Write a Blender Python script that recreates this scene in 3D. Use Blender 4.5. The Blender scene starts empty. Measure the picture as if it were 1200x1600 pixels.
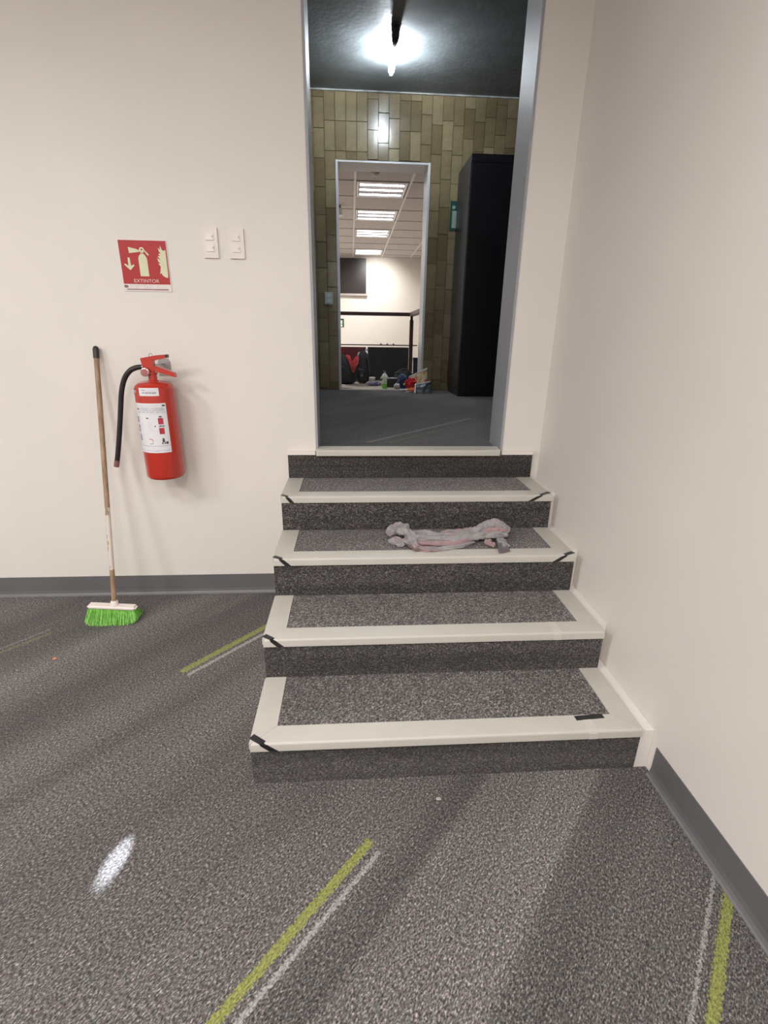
import bpy, bmesh, math, random
from mathutils import Vector, Matrix, noise
random.seed(7)
S = bpy.context.scene
COL = S.collection

# ------------------------------------------------------------------ camera
F_PX = 765.54
CAM = Vector((-0.107, -2.5222, 1.3893))
def _cam_axes(pitch, yaw, roll):
    p, y, q = map(math.radians, (pitch, yaw, roll))
    f = Vector((math.sin(y)*math.cos(p), math.cos(y)*math.cos(p), -math.sin(p)))
    r = Vector((math.cos(y), -math.sin(y), 0)); u = r.cross(f)
    return math.cos(q)*r + math.sin(q)*u, -math.sin(q)*r + math.cos(q)*u, f
RT, UP, FW = _cam_axes(19.8401, 3.91, 0.8505)
cam_data = bpy.data.cameras.new('camera'); cam = bpy.data.objects.new('camera', cam_data)
COL.objects.link(cam)
cam_data.sensor_fit = 'HORIZONTAL'; cam_data.sensor_width = 36; cam_data.lens = F_PX*36/1200
cam_data.clip_start = 0.02; cam_data.clip_end = 100
M = Matrix((RT, UP, -FW)).transposed().to_4x4(); M.translation = CAM
cam.matrix_world = M
S.camera = cam
def at(axis, val, x, y):
    """world point on the plane axis = val that the photograph shows at pixel x, y"""
    d = RT*((x-600)/F_PX) + UP*((800-y)/F_PX) + FW
    i = 'XYZ'.index(axis)
    return CAM + d*((val-CAM[i])/d[i])

# ------------------------------------------------------------------ world, exposure
w = bpy.data.worlds.new('world'); S.world = w; w.use_nodes = True
w.node_tree.nodes['Background'].inputs[0].default_value = (.9, .95, 1, 1)
w.node_tree.nodes['Background'].inputs[1].default_value = 0.0
S.view_settings.view_transform = 'Standard'; S.view_settings.look = 'None'
S.view_settings.gamma = 1; S.view_settings.use_curve_mapping = False
S.view_settings.exposure = 0.0

# ------------------------------------------------------------------ lights of the near room (ceiling panels)
def area(name, loc, sx, sy, watts, col=(1, .975, .955), rot=(0, 0, 0), spread=176):
    l = bpy.data.lights.new(name, 'AREA'); l.shape = 'RECTANGLE'; l.size = sx; l.size_y = sy
    l.energy = watts; l.color = col; l.spread = math.radians(spread)
    o = bpy.data.objects.new(name, l); o.location = loc; o.rotation_euler = rot; COL.objects.link(o); return o
area('panel_light', (-1.80, -2.35, 2.90), .6, .6, 33)
area('panel_light', (-.15, -2.75, 2.90), .6, .6, 27)
area('panel_light', (-1.75, -4.3, 2.90), .6, .6, 42)
area('panel_light', (-.15, -4.5, 2.90), .6, .6, 40)
area('panel_light', (-3.3, -2.7, 2.90), .6, .6, 58)
# unseen area lights added to brighten the far room from the left
area('far_fill_light', (-1.6, 5.2, 3.02), .6, .6, 75, (1, .965, .96))
area('far_fill_light', (-1.6, 8.3, 3.02), .6, .6, 85, (1, .965, .96))
ww = bpy.data.lights.new('end_wall_fill_spot', 'SPOT'); ww.energy = 100; ww.spot_size = math.radians(95); ww.spot_blend = 1.0  # spot added for the bright area on the end wall; no such fixture
ww.color = (1, .97, .94); ww.shadow_soft_size = .01
wo = bpy.data.objects.new('end_wall_fill_spot', ww); COL.objects.link(wo); wo.location = (.42, 8.75, 3.0)
wo.rotation_euler = Vector((.05, .75, -.62)).to_track_quat('-Z', 'Y').to_euler()

# narrow beam added to make the small bright patch on the carpet, source unknown
sl = bpy.data.lights.new('beam', 'SPOT'); sl.energy = 1300; sl.spot_size = math.radians(3.0); sl.spot_blend = 1.0
sl.color = (.82, .90, 1); sl.shadow_soft_size = .004
so = bpy.data.objects.new('beam', sl); COL.objects.link(so)
_t = at('Z', 0, 180, 1346); _d = (at('Z', 0, 200, 1315)-at('Z', 0, 160, 1378)).normalized()
so.location = _t + _d*1.25 + Vector((0, 0, .52))
so.rotation_euler = (_t-so.location).to_track_quat('-Z', 'Y').to_euler()

# ------------------------------------------------------------------ materials
MATS = {}
def nmat(name):
    m = bpy.data.materials.new(name); m.use_nodes = True
    nt = m.node_tree; b = nt.nodes['Principled BSDF']
    MATS[name] = m
    return m, nt, b
def N(nt, t, **kw):
    n = nt.nodes.new(t)
    for k, v in kw.items():
        if hasattr(n, k) and not k[0].isupper(): setattr(n, k, v)
    return n
def L(nt, a, b): nt.links.new(a, b)
def math_n(nt, op, a, b=None, c=None, clamp=False):
    n = nt.nodes.new('ShaderNodeMath'); n.operation = op; n.use_clamp = clamp
    for i, v in enumerate((a, b, c)):
        if v is None: continue
        if isinstance(v, (int, float)): n.inputs[i].default_value = v
        else: L(nt, v, n.inputs[i])
    return n.outputs[0]
def mixc(nt, fac, a, b, mode='MIX'):
    n = nt.nodes.new('ShaderNodeMix'); n.data_type = 'RGBA'; n.blend_type = mode
    for s, v in ((0, fac), (6, a), (7, b)):
        if isinstance(v, (int, float)): n.inputs[s].default_value = v
        elif isinstance(v, tuple): n.inputs[s].default_value = v if len(v) == 4 else (*v, 1)
        else: L(nt, v, n.inputs[s])
    return n.outputs[2]
def ramp(nt, fac, stops):
    n = nt.nodes.new('ShaderNodeValToRGB'); e = n.color_ramp.elements
    while len(e) < len(stops): e.new(.5)
    for i, (p, c) in enumerate(stops):
        e[i].position = p; e[i].color = (*c, 1) if len(c) == 3 else c
    L(nt, fac, n.inputs[0]); return n.outputs[0]
def coords(nt, scale=(1, 1, 1), rot=(0, 0, 0), kind='Object'):
    tc = nt.nodes.new('ShaderNodeTexCoord'); mp = nt.nodes.new('ShaderNodeMapping')
    mp.inputs['Scale'].default_value = scale; mp.inputs['Rotation'].default_value = rot
    L(nt, tc.outputs[kind], mp.inputs[0]); return mp.outputs[0]
def noise_n(nt, vec, scale, detail=2, rough=.5, dist=0):
    n = nt.nodes.new('ShaderNodeTexNoise'); n.inputs['Scale'].default_value = scale
    n.inputs['Detail'].default_value = detail; n.inputs['Roughness'].default_value = rough
    n.inputs['Distortion'].default_value = dist
    L(nt, vec, n.inputs['Vector']); return n.outputs[0]
def bump(nt, b, h, strength=.2, dist=.002):
    n = nt.nodes.new('ShaderNodeBump'); n.inputs['Strength'].default_value = strength
    n.inputs['Distance'].default_value = dist; L(nt, h, n.inputs['Height']); L(nt, n.outputs[0], b.inputs['Normal'])
def pmat(name, col, rough=.5, metal=0, var=.08, vscale=30, bmp=.1, bdist=.001, emit=None, estr=0, spec=.5, coat=0, trans=0, stretch=(1, 1, 1)):
    """plain procedural material: a base colour with faint mottling and fine relief"""
    if name in MATS: return MATS[name]
    m, nt, b = nmat(name)
    v = coords(nt, stretch)
    f = noise_n(nt, v, vscale, 3)
    lo = tuple(c*(1-var) for c in col); hi = tuple(min(1, c*(1+var)) for c in col)
    L(nt, ramp(nt, f, [(.3, lo), (.7, hi)]), b.inputs['Base Color'])
    b.inputs['Roughness'].default_value = rough; b.inputs['Metallic'].default_value = metal
    b.inputs['Specular IOR Level'].default_value = spec; b.inputs['Coat Weight'].default_value = coat
    b.inputs['Transmission Weight'].default_value = trans
    if emit: b.inputs['Emission Color'].default_value = (*emit, 1); b.inputs['Emission Strength'].default_value = estr
    if bmp: bump(nt, b, noise_n(nt, v, vscale*4, 2), bmp, bdist)
    return m
def srgb(r, g, b):
    return tuple((c/255/12.92) if c/255 <= .04045 else ((c/255+.055)/1.055)**2.4 for c in (r, g, b))

# painted / papered wall with a fine woven relief
def wall_mat(name, col, rough=.55):
    m, nt, b = nmat(name)
    v = coords(nt)
    big = noise_n(nt, v, 1.3, 3)
    L(nt, ramp(nt, big, [(.3, tuple(c*.96 for c in col)), (.7, tuple(c*1.03 for c in col))]), b.inputs['Base Color'])
    b.inputs['Roughness'].default_value = rough
    vs = coords(nt, (1, 1, .22))
    fine = noise_n(nt, vs, 420, 2)
    soft = noise_n(nt, v, 9, 2)
    h = math_n(nt, 'ADD', math_n(nt, 'MULTIPLY', fine, .35), math_n(nt, 'MULTIPLY', soft, 2.2))
    bump(nt, b, h, .35, .0012)
    return m
WALL = wall_mat('beige_wallcovering', (.745, .705, .665))
WHITE_PAINT = wall_mat('pale_far_wall', (.70, .665, .615), .6)

# speckled loop carpet; u runs along the woven streaks
TH = math.radians(47.6)
def uv_of(p): return (p.x*math.cos(TH)+p.y*math.sin(TH), -p.x*math.sin(TH)+p.y*math.cos(TH))
GREEN = (.25, .265, .07); PALE = (.36, .352, .34)
def carpet(name, stripes=(), bright=1.0, bandamp=.3, along='uv', tint=(1, .972, .96), profile=None):
    m, nt, b = nmat(name)
    rot = (0, 0, -TH)
    tc = nt.nodes.new('ShaderNodeTexCoord')
    if along == 'uv':
        vr = nt.nodes.new('ShaderNodeVectorRotate'); vr.rotation_type = 'Z_AXIS'; vr.inputs['Angle'].default_value = -TH
        L(nt, tc.outputs['Object'], vr.inputs['Vector']); base = vr.outputs[0]
        st_f = (.55, 1, 1); st_b = (.22, 1.6, 1); st_t = (.12, 1, 1)
    else:
        base = tc.outputs['Object']; st_f = (.6, 1, 1.15); st_b = (.15, 1, 4); st_t = (.2, 1, 1)
    def mp(sc):
        n = nt.nodes.new('ShaderNodeMapping'); n.inputs['Scale'].default_value = sc; L(nt, base, n.inputs[0]); return n.outputs[0]
    fine = noise_n(nt, mp(st_f), 255, 4, .65)
    fine2 = noise_n(nt, mp((.8, 1, 1)), 130, 2, .6)
    sp = math_n(nt, 'ADD', math_n(nt, 'MULTIPLY', fine, .72), math_n(nt, 'MULTIPLY', fine2, .28))
    t = bright
    c = ramp(nt, sp, [(.36, (.012*t, .011*t, .012*t)), (.46, (.06*t, .056*t, .055*t)), (.54, (.125*t, .119*t, .116*t)), (.66, (.40*t, .38*t, .37*t))])
    hue = noise_n(nt, mp((1, 1, 1)), 75, 2)
    c = mixc(nt, 1, c, ramp(nt, hue, [(.35, (tint[0]*1.06, tint[1]*.96, tint[2]*.97)), (.65, (tint[0]*.94, tint[1]*1.02, tint[2]*1.01))]), 'MULTIPLY')
    band = noise_n(nt, mp(st_b), 2.6, 4, .55)
    thin = noise_n(nt, mp(st_t), 42, 2, .5)
    bf = math_n(nt, 'ADD', math_n(nt, 'MULTIPLY', math_n(nt, 'SUBTRACT', band, .5), bandamp*6.5),
                math_n(nt, 'MULTIPLY', math_n(nt, 'SUBTRACT', thin, .5), bandamp*1.7))
    sharp = ramp(nt, noise_n(nt, mp((.16, 1.1, 1)), 3.4, 1, .4), [(.47, (-1, -1, -1)), (.485, (0, 0, 0)), (.52, (.0, .0, .0)), (.535, (1, 1, 1))])
    bf = math_n(nt, 'ADD', bf, math_n(nt, 'MULTIPLY', sharp, bandamp*.5))
    bf = math_n(nt, 'ADD', bf, 1.0)
    if profile:   # broad woven bands, by distance across the streaks
        sv = nt.nodes.new('ShaderNodeSeparateXYZ'); L(nt, base, sv.inputs[0])
        wob = math_n(nt, 'ADD', sv.outputs[1], math_n(nt, 'MULTIPLY', math_n(nt, 'SUBTRACT', noise_n(nt, mp((1, 1, 1)), 60, 2), .5), .03))
        t_ = math_n(nt, 'DIVIDE', math_n(nt, 'ADD', wob, 1.9), 3.3)
        rp = nt.nodes.new('ShaderNodeValToRGB'); e = rp.color_ramp.elements
        while len(e) < len(profile): e.new(.5)
        for i_, (v_, m_) in enumerate(profile):
            e[i_].position = (v_+1.9)/3.3; e[i_].color = (m_/2, m_/2, m_/2, 1)
        L(nt, t_, rp.inputs[0])
        bf = math_n(nt, 'MULTIPLY', bf, math_n(nt, 'MULTIPLY', rp.outputs[0], 2))
    bf = math_n(nt, 'MINIMUM', math_n(nt, 'MAXIMUM', bf, .5), 1.55)
    cb = nt.nodes.new('ShaderNodeCombineXYZ')
    for i in range(3): L(nt, bf, cb.inputs[i])
    c = mixc(nt, 1, c, cb.outputs[0], 'MULTIPLY')
    if stripes:
        sx = nt.nodes.new('ShaderNodeSeparateXYZ'); L(nt, base, sx.inputs[0])
        rag = noise_n(nt, mp((1, 1, 1)), 170, 3)
        vj = math_n(nt, 'ADD', sx.outputs[1], math_n(nt, 'MULTIPLY', math_n(nt, 'SUBTRACT', rag, .5), .034))
        uj = math_n(nt, 'ADD', sx.outputs[0], math_n(nt, 'MULTIPLY', math_n(nt, 'SUBTRACT', rag, .5), .03))
        for (ua, ub, vc, hw, colr, k) in stripes:
            dv = math_n(nt, 'ABSOLUTE', math_n(nt, 'SUBTRACT', vj, vc))
            mv = math_n(nt, 'LESS_THAN', dv, hw)
            du = math_n(nt, 'ABSOLUTE', math_n(nt, 'SUBTRACT', uj, (ua+ub)/2))
            mu = math_n(nt, 'LESS_THAN', du, abs(ub-ua)/2)
            f = math_n(nt, 'MULTIPLY', math_n(nt, 'MULTIPLY', mv, mu), k)
            sc = ramp(nt, sp, [(.36, tuple(q*.45 for q in colr)), (.64, tuple(min(1, q*1.5) for q in colr))])
            c = mixc(nt, f, c, sc)
    L(nt, c, b.inputs['Base Color'])
    b.inputs['Roughness'].default_value = .9; b.inputs['Specular IOR Level'].default_value = .2
    b.inputs['Sheen Weight'].default_value = .15
    bump(nt, b, sp, .9, .004)
    return m
def stripe(pa, pb, z, hw, colr, k=1., ext0=0, ext1=0):
    ua, va = uv_of(at('Z', z, *pa)); ub, vb = uv_of(at('Z', z, *pb))
    lo, hi = (ua, ub) if ua < ub else (ub, ua)
    return (lo-ext0, hi+ext1, (va+vb)/2, hw, colr, k)
FLOOR_STRIPES = [
    stripe((580, 1313), (340, 1590), 0, .0125, GREEN, .9, .5),
    stripe((592, 1330), (380, 1590), 0, .0065, PALE, .75, .5),
    stripe((411, 981), (283, 1050), 0, .0155, GREEN, .85, 0, .2),
    stripe((411, 992), (292, 1054), 0, .009, PALE, .8, 0, .2),
    stripe((1117, 1367), (1084, 1560), 0, .0045, PALE, .7, .4),
    stripe((1140, 1397), (1117, 1560), 0, .0125, GREEN, .9, .4),
    stripe((82, 989), (0, 1019), 0, .007, GREEN, .35, .4),
    stripe((80, 984), (0, 1013), 0, .006, PALE, .3, .4)]
HZ = .82
HALL_STRIPES = [stripe((570, 690), (740, 654), HZ, .012, PALE, .35), stripe((600, 690), (700, 672), HZ, .008, GREEN, .25)]
BANDS = [(-1.85, .95), (-1.60, .84), (-1.54, .76), (-1.425, .80), (-1.405, 1.30), (-1.14, 1.24), (-1.12, .78), (-1.05, .86), (-1.02, 1.02), (-.70, 1.08), (-.44, .98),
         (-.36, .90), (-.12, 1.10), (-.07, 1.10), (-.03, .86), (.16, .92), (.22, .80), (.42, .74), (.50, 1.0), (.66, 1.15), (.78, .85), (.93, .70), (1.15, .78), (1.3, 1.0)]
CARPET = carpet('grey_loop_carpet', FLOOR_STRIPES, 1.1, .17, profile=BANDS)
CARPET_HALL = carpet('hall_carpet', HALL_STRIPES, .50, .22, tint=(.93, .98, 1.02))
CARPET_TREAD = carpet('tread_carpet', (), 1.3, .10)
CARPET_RISER = carpet('riser_carpet', (), .52, .38, 'x')  # risers' shade under overhead light is put into the darker colour
NOSE = pmat('cream_vinyl_nosing', (.52, .495, .45), .42, var=.03, vscale=6, bmp=.05)
SEAM = pmat('vinyl_seam', (.57, .55, .50), .3, var=.02)
BLACK_TAPE = pmat('black_tape', (.012, .012, .014), .35, var=.2)
BASE = pmat('grey_vinyl_baseboard', (.135, .13, .137), .42, var=.06, vscale=5, bmp=.05)
BASE_EDGE = pmat('baseboard_cove_edge', (.17, .165, .17), .4, var=.06)
JAMB = pmat('blue_grey_jamb_paint', (.33, .34, .365), .5, var=.03, vscale=4)
LEDGE = pmat('white_ledge_paint', (.80, .76, .70), .45, var=.02, vscale=4)
HALL_CEIL = pmat('dark_rough_plaster', (.115, .125, .13), .45, var=.15, vscale=7, bmp=.5, bdist=.004)
HALL_WALL = pmat('hall_side_plaster', (.10, .11, .11), .6, var=.1, vscale=5)
GROUT = pmat('dark_grout', (.07, .062, .045), .8, var=.1)

def tile_mat():
    m, nt, b = nmat('glazed_olive_tile')
    oi = nt.nodes.new('ShaderNodeObjectInfo')
    c = ramp(nt, oi.outputs['Random'], [(0, (.105, .079, .042)), (.5, (.145, .114, .064)), (1, (.185, .150, .088))])
    v = coords(nt); f = noise_n(nt, v, 14, 4, .6)
    c = mixc(nt, 1, c, ramp(nt, f, [(.3, (.82, .82, .80)), (.7, (1.1, 1.1, 1.1))]), 'MULTIPLY')
    L(nt, c, b.inputs['Base Color']); b.inputs['Roughness'].default_value = .2
    b.inputs['Specular IOR Level'].default_value = .5
    bump(nt, b, noise_n(nt, v, 22, 2), .25, .002)
    return m
TILE = tile_mat()

# ------------------------------------------------------------------ mesh helpers
def obj(name, bm, mat, parent=None, smooth=False, mats=None, bevel=0, bsegs=2):
    if bevel:
        bmesh.ops.bevel(bm, geom=[e for e in bm.edges if e.is_manifold and e.calc_face_angle(0) > .6], offset=bevel, segments=bsegs, affect='EDGES', clamp_overlap=True)
    bmesh.ops.recalc_face_normals(bm, faces=bm.faces)
    me = bpy.data.meshes.new(name); bm.to_mesh(me); bm.free()
    for x in (mats or [mat]): me.materials.append(x)
    if smooth:
        for p in me.polygons: p.use_smooth = True
        try: me.set_sharp_from_angle(angle=math.radians(40))
        except Exception: pass
    o = bpy.data.objects.new(name, me); COL.objects.link(o)
    if parent: o.parent = parent
    return o
def bx(bm, a, b, mi=0):
    x0, y0, z0 = a; x1, y1, z1 = b
    vs = [bm.verts.new(p) for p in ((x0, y0, z0), (x1, y0, z0), (x1, y1, z0), (x0, y1, z0), (x0, y0, z1), (x1, y0, z1), (x1, y1, z1), (x0, y1, z1))]
    for f in ((0, 3, 2, 1), (4, 5, 6, 7), (0, 1, 5, 4), (1, 2, 6, 5), (2, 3, 7, 6), (3, 0, 4, 7)):
        fc = bm.faces.new([vs[i] for i in f]); fc.material_index = mi
    return vs
def box(name, a, b, mat, parent=None, bevel=0, bsegs=2):
    bm = bmesh.new(); bx(bm, a, b); return obj(name, bm, mat, parent, bevel=bevel, bsegs=bsegs)
def prism(bm, pts, d, mi=0):
    """extrude a 3-D polygon by vector d"""
    d = Vector(d); a = [bm.verts.new(p) for p in pts]; b = [bm.verts.new(Vector(p)+d) for p in pts]
    n = len(pts); fs = [bm.faces.new(a), bm.faces.new(b[::-1])]
    for i in range(n): fs.append(bm.faces.new((a[i], b[i], b[(i+1) % n], a[(i+1) % n])))
    for f in fs: f.material_index = mi
def lathe(bm, prof, n=32, c=(0, 0, 0), axis='Z', caps=True):
    c = Vector(c); rings = []
    for r, h in prof:
        ring = []
        for i in range(n):
            a = 2*math.pi*i/n; p = Vector((r*math.cos(a), r*math.sin(a), h))
            if axis == 'X': p = Vector((p.z, p.x, p.y))
            if axis == 'Y': p = Vector((p.x, p.z, p.y))
            ring.append(bm.verts.new(c+p))
        rings.append(ring)
    for a, b in zip(rings, rings[1:]):
        for i in range(n): bm.faces.new((a[i], a[(i+1) % n], b[(i+1) % n], b[i]))
    if caps:
        bm.faces.new(rings[0][::-1]); bm.faces.new(rings[-1])
def tube(bm, pts, r, n=10, caps=True):
    pts = [Vector(p) for p in pts]; rr = r if isinstance(r, (list, tuple)) else [r]*len(pts)
    rings = []; prev = None
    for i, p in enumerate(pts):
        t = (pts[min(i+1, len(pts)-1)]-pts[max(i-1, 0)]).normalized()
        if prev is None: prev = t.orthogonal().normalized()
        u = (prev-t*prev.dot(t)).normalized(); v = t.cross(u); prev = u
        rings.append([bm.verts.new(p+rr[i]*(u*math.cos(2*math.pi*k/n)+v*math.sin(2*math.pi*k/n))) for k in range(n)])
    for a, b in zip(rings, rings[1:]):
        for k in range(n): bm.faces.new((a[k], a[(k+1) % n], b[(k+1) % n], b[k]))
    if caps: bm.faces.new(rings[0][::-1]); bm.faces.new(rings[-1])
def spline(pts, n=8):
    P = [Vector(p) for p in pts]; P = [2*P[0]-P[1]]+P+[2*P[-1]-P[-2]]; out = []
    for i in range(1, len(P)-2):
        for k in range(n):
            t = k/n; a, b, c, d = P[i-1:i+3]
            out.append(.5*((2*b)+(-a+c)*t+(2*a-5*b+4*c-d)*t*t+(-a+3*b-3*c+d)*t**3))
    return out+[P[-2]]
def blob(bm, c, r, e=2.6, amp=.08, freq=4., nu=28, nv=18, seed=0, flat=True, taper=0.):
    """lumpy super-ellipsoid, flattened underneath"""
    c = Vector(c); rows = []
    def sp(x): return math.copysign(abs(x)**(2/e), x)
    for j in range(1, nv):
        ph = -math.pi/2+math.pi*j/nv; row = []
        for i in range(nu):
            th = 2*math.pi*i/nu
            d = Vector((sp(math.cos(ph))*sp(math.cos(th)), sp(math.cos(ph))*sp(math.sin(th)), sp(math.sin(ph))))
            k = 1+amp*noise.fractal(d*freq+Vector((seed*7.1, seed, 0)), .8, 2, 3)
            q = Vector((d.x*r[0], d.y*r[1], d.z*r[2]))*k
            s = 1-taper*(q.z/r[2]*.5+.5); q.x *= s; q.y *= s
            if flat: q.z = max(q.z, -r[2]*.97)
            row.append(bm.verts.new(c+q))
        rows.append(row)
    for a, b in zip(rows, rows[1:]):
        for i in range(nu): bm.faces.new((a[i], a[(i+1) % nu], b[(i+1) % nu], b[i]))
    bm.faces.new(rows[0][::-1]); bm.faces.new(rows[-1])
def thing(name, label, cat, loc=(0, 0, 0), group=None):
    o = bpy.data.objects.new(name, None); COL.objects.link(o); o.location = loc; o.empty_display_size = .05
    o['label'] = label; o['category'] = cat
    if group: o['group'] = group
    return o
def tag(o, label, cat, group=None):
    o['label'] = label; o['category'] = cat
    if group: o['group'] = group
    return o
def keep(root):
    """children were modelled in world coordinates; keep them there under the moved empty"""
    for ch in list(root.children):
        if 'local' not in ch: ch.matrix_parent_inverse = Matrix.Translation(-root.location)
def struct(o, label=None, cat=None):
    o['kind'] = 'structure'
    if label: o['label'] = label
    if cat: o['category'] = cat
    return o

# ------------------------------------------------------------------ measured layout (metres)
XL, XR, XW = -.437, .851, .897           # stair sides, right wall
DL, DR = -.282, .678                     # opening in the back wall
WT = .20                                 # wall thickness
YT = 3.0                                 # tiled wall
CEIL = 2.95; HCEIL = at('Y', YT, 640, 145).z; HEAD = 2.86
X0, Y0 = -4.2, -5.2
DTX0, DTX1 = at('Y', YT, 524, 250).x, at('Y', YT, 673, 255).x
DTZ = at('Y', YT, 600, 252).z
TW = (DTX1-DTX0)/9
TT = .27                                 # tiled wall thickness
FY1 = 9.75; FXR = at('Y', FY1, 658, 404).x; FCEIL = at('Y', FY1, 600, 402).z

# ------------------------------------------------------------------ near room shell
struct(box('floor', (X0, Y0, -.1), (XW, 0, 0), CARPET), 'grey speckled loop carpet with green and pale woven streaks', 'floor')
bm = bmesh.new()
bx(bm, (X0, 0, 0), (DL-.012, WT, CEIL)); bx(bm, (DR+.012, 0, 0), (XW+.2, WT, CEIL)); bx(bm, (DL-.012, 0, HEAD), (DR+.012, WT, CEIL))
bx(bm, (DL-.012, 0, 0), (DR+.012, WT, HZ-.02))
struct(obj('wall_back', bm, WALL), 'beige papered wall behind the steps with the tall opening', 'wall')
struct(box('wall_right', (XW, Y0, 0), (XW+.2, 0, CEIL), WALL), 'beige papered wall to the right of the steps', 'wall')
struct(box('wall_left', (X0-.2, Y0, 0), (X0, 0, CEIL), WALL), 'beige wall at far left of the near room', 'wall')
struct(box('wall_front', (X0, Y0-.2, 0), (XW, Y0, CEIL), WALL), 'beige wall behind the viewer', 'wall')
struct(box('ceiling', (X0, Y0, CEIL), (XW, 0, CEIL+.1), pmat('white_ceiling', (.75, .73, .70), .8)), 'white ceiling of the near room', 'ceiling')

# opening lining (blue-grey painted jambs)
jt = .012
struct(box('trim_1', (DL-jt, -.004, HZ), (DL, WT+.01, HEAD), JAMB, bevel=.003), 'blue-grey jamb on the left of the tall opening', 'jamb')
struct(box('trim_2', (DR, -.004, HZ), (DR+jt, WT+.01, HEAD), JAMB, bevel=.003), 'blue-grey jamb on the right of the tall opening', 'jamb')

# cove baseboards: flat strip that flares onto the floor, paler toe
def baseboard(name, p0, p1, inward, label):
    bm = bmesh.new(); p0 = Vector(p0); p1 = Vector(p1); n = Vector(inward)
    prof = [(0, 0), (0, .114), (.003, .114), (.004, .03), (.007, .014), (.013, .005), (.019, .002), (.019, 0)]
    pts = [p0+n*a+Vector((0, 0, z)) for a, z in prof]
    prism(bm, pts, p1-p0)
    for f in bm.faces:
        c = f.calc_center_median()
        if c.z < .0045 and f.calc_area() > .001: f.material_index = 1
    return struct(obj(name, bm, None, mats=[BASE, BASE_EDGE]), label, 'baseboard')
baseboard('baseboard_back', (X0, 0, 0), (XL-.005, 0, 0), (0, -1, 0), 'dark grey cove baseboard under the beige back wall')
baseboard('baseboard_right', (XW, Y0, 0), (XW, -1.318, 0), (-1, 0, 0), 'dark grey cove baseboard along the right wall')

# ------------------------------------------------------------------ staircase
st = thing('staircase', 'short carpeted staircase with cream nosings rising to the tall opening', 'staircase', (.2, -.65, 0))
ZS = [.170, .3385, .5114, .6798]
YF = [-1.296, -.9786, -.6589, -.3413]           # nosing fronts
YB = [-.9787, -.6587, -.3412, -.0238]           # next riser faces
RY = [-1.290, -.9720, -.6520, -.3350, -.0240]   # riser faces
LIP, BW = .031, .076
def ribbon(bm, pts, nrm, wdir, wid, th=.0012):
    """thin tape following pts; nrm = normals, wdir = sideways directions"""
    A = []
    for p, n_, wd in zip(pts, nrm, wdir):
        p = Vector(p); n_ = Vector(n_).normalized(); wd = Vector(wd)*wid/2
        A.append([bm.verts.new(p-wd), bm.verts.new(p+wd), bm.verts.new(p+wd+n_*th), bm.verts.new(p-wd+n_*th)])
    for a, b in zip(A, A[1:]):
        for k in range(4): bm.faces.new((a[k], a[(k+1) % 4], b[(k+1) % 4], b[k]))
    bm.faces.new(A[0][::-1]); bm.faces.new(A[-1])
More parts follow.
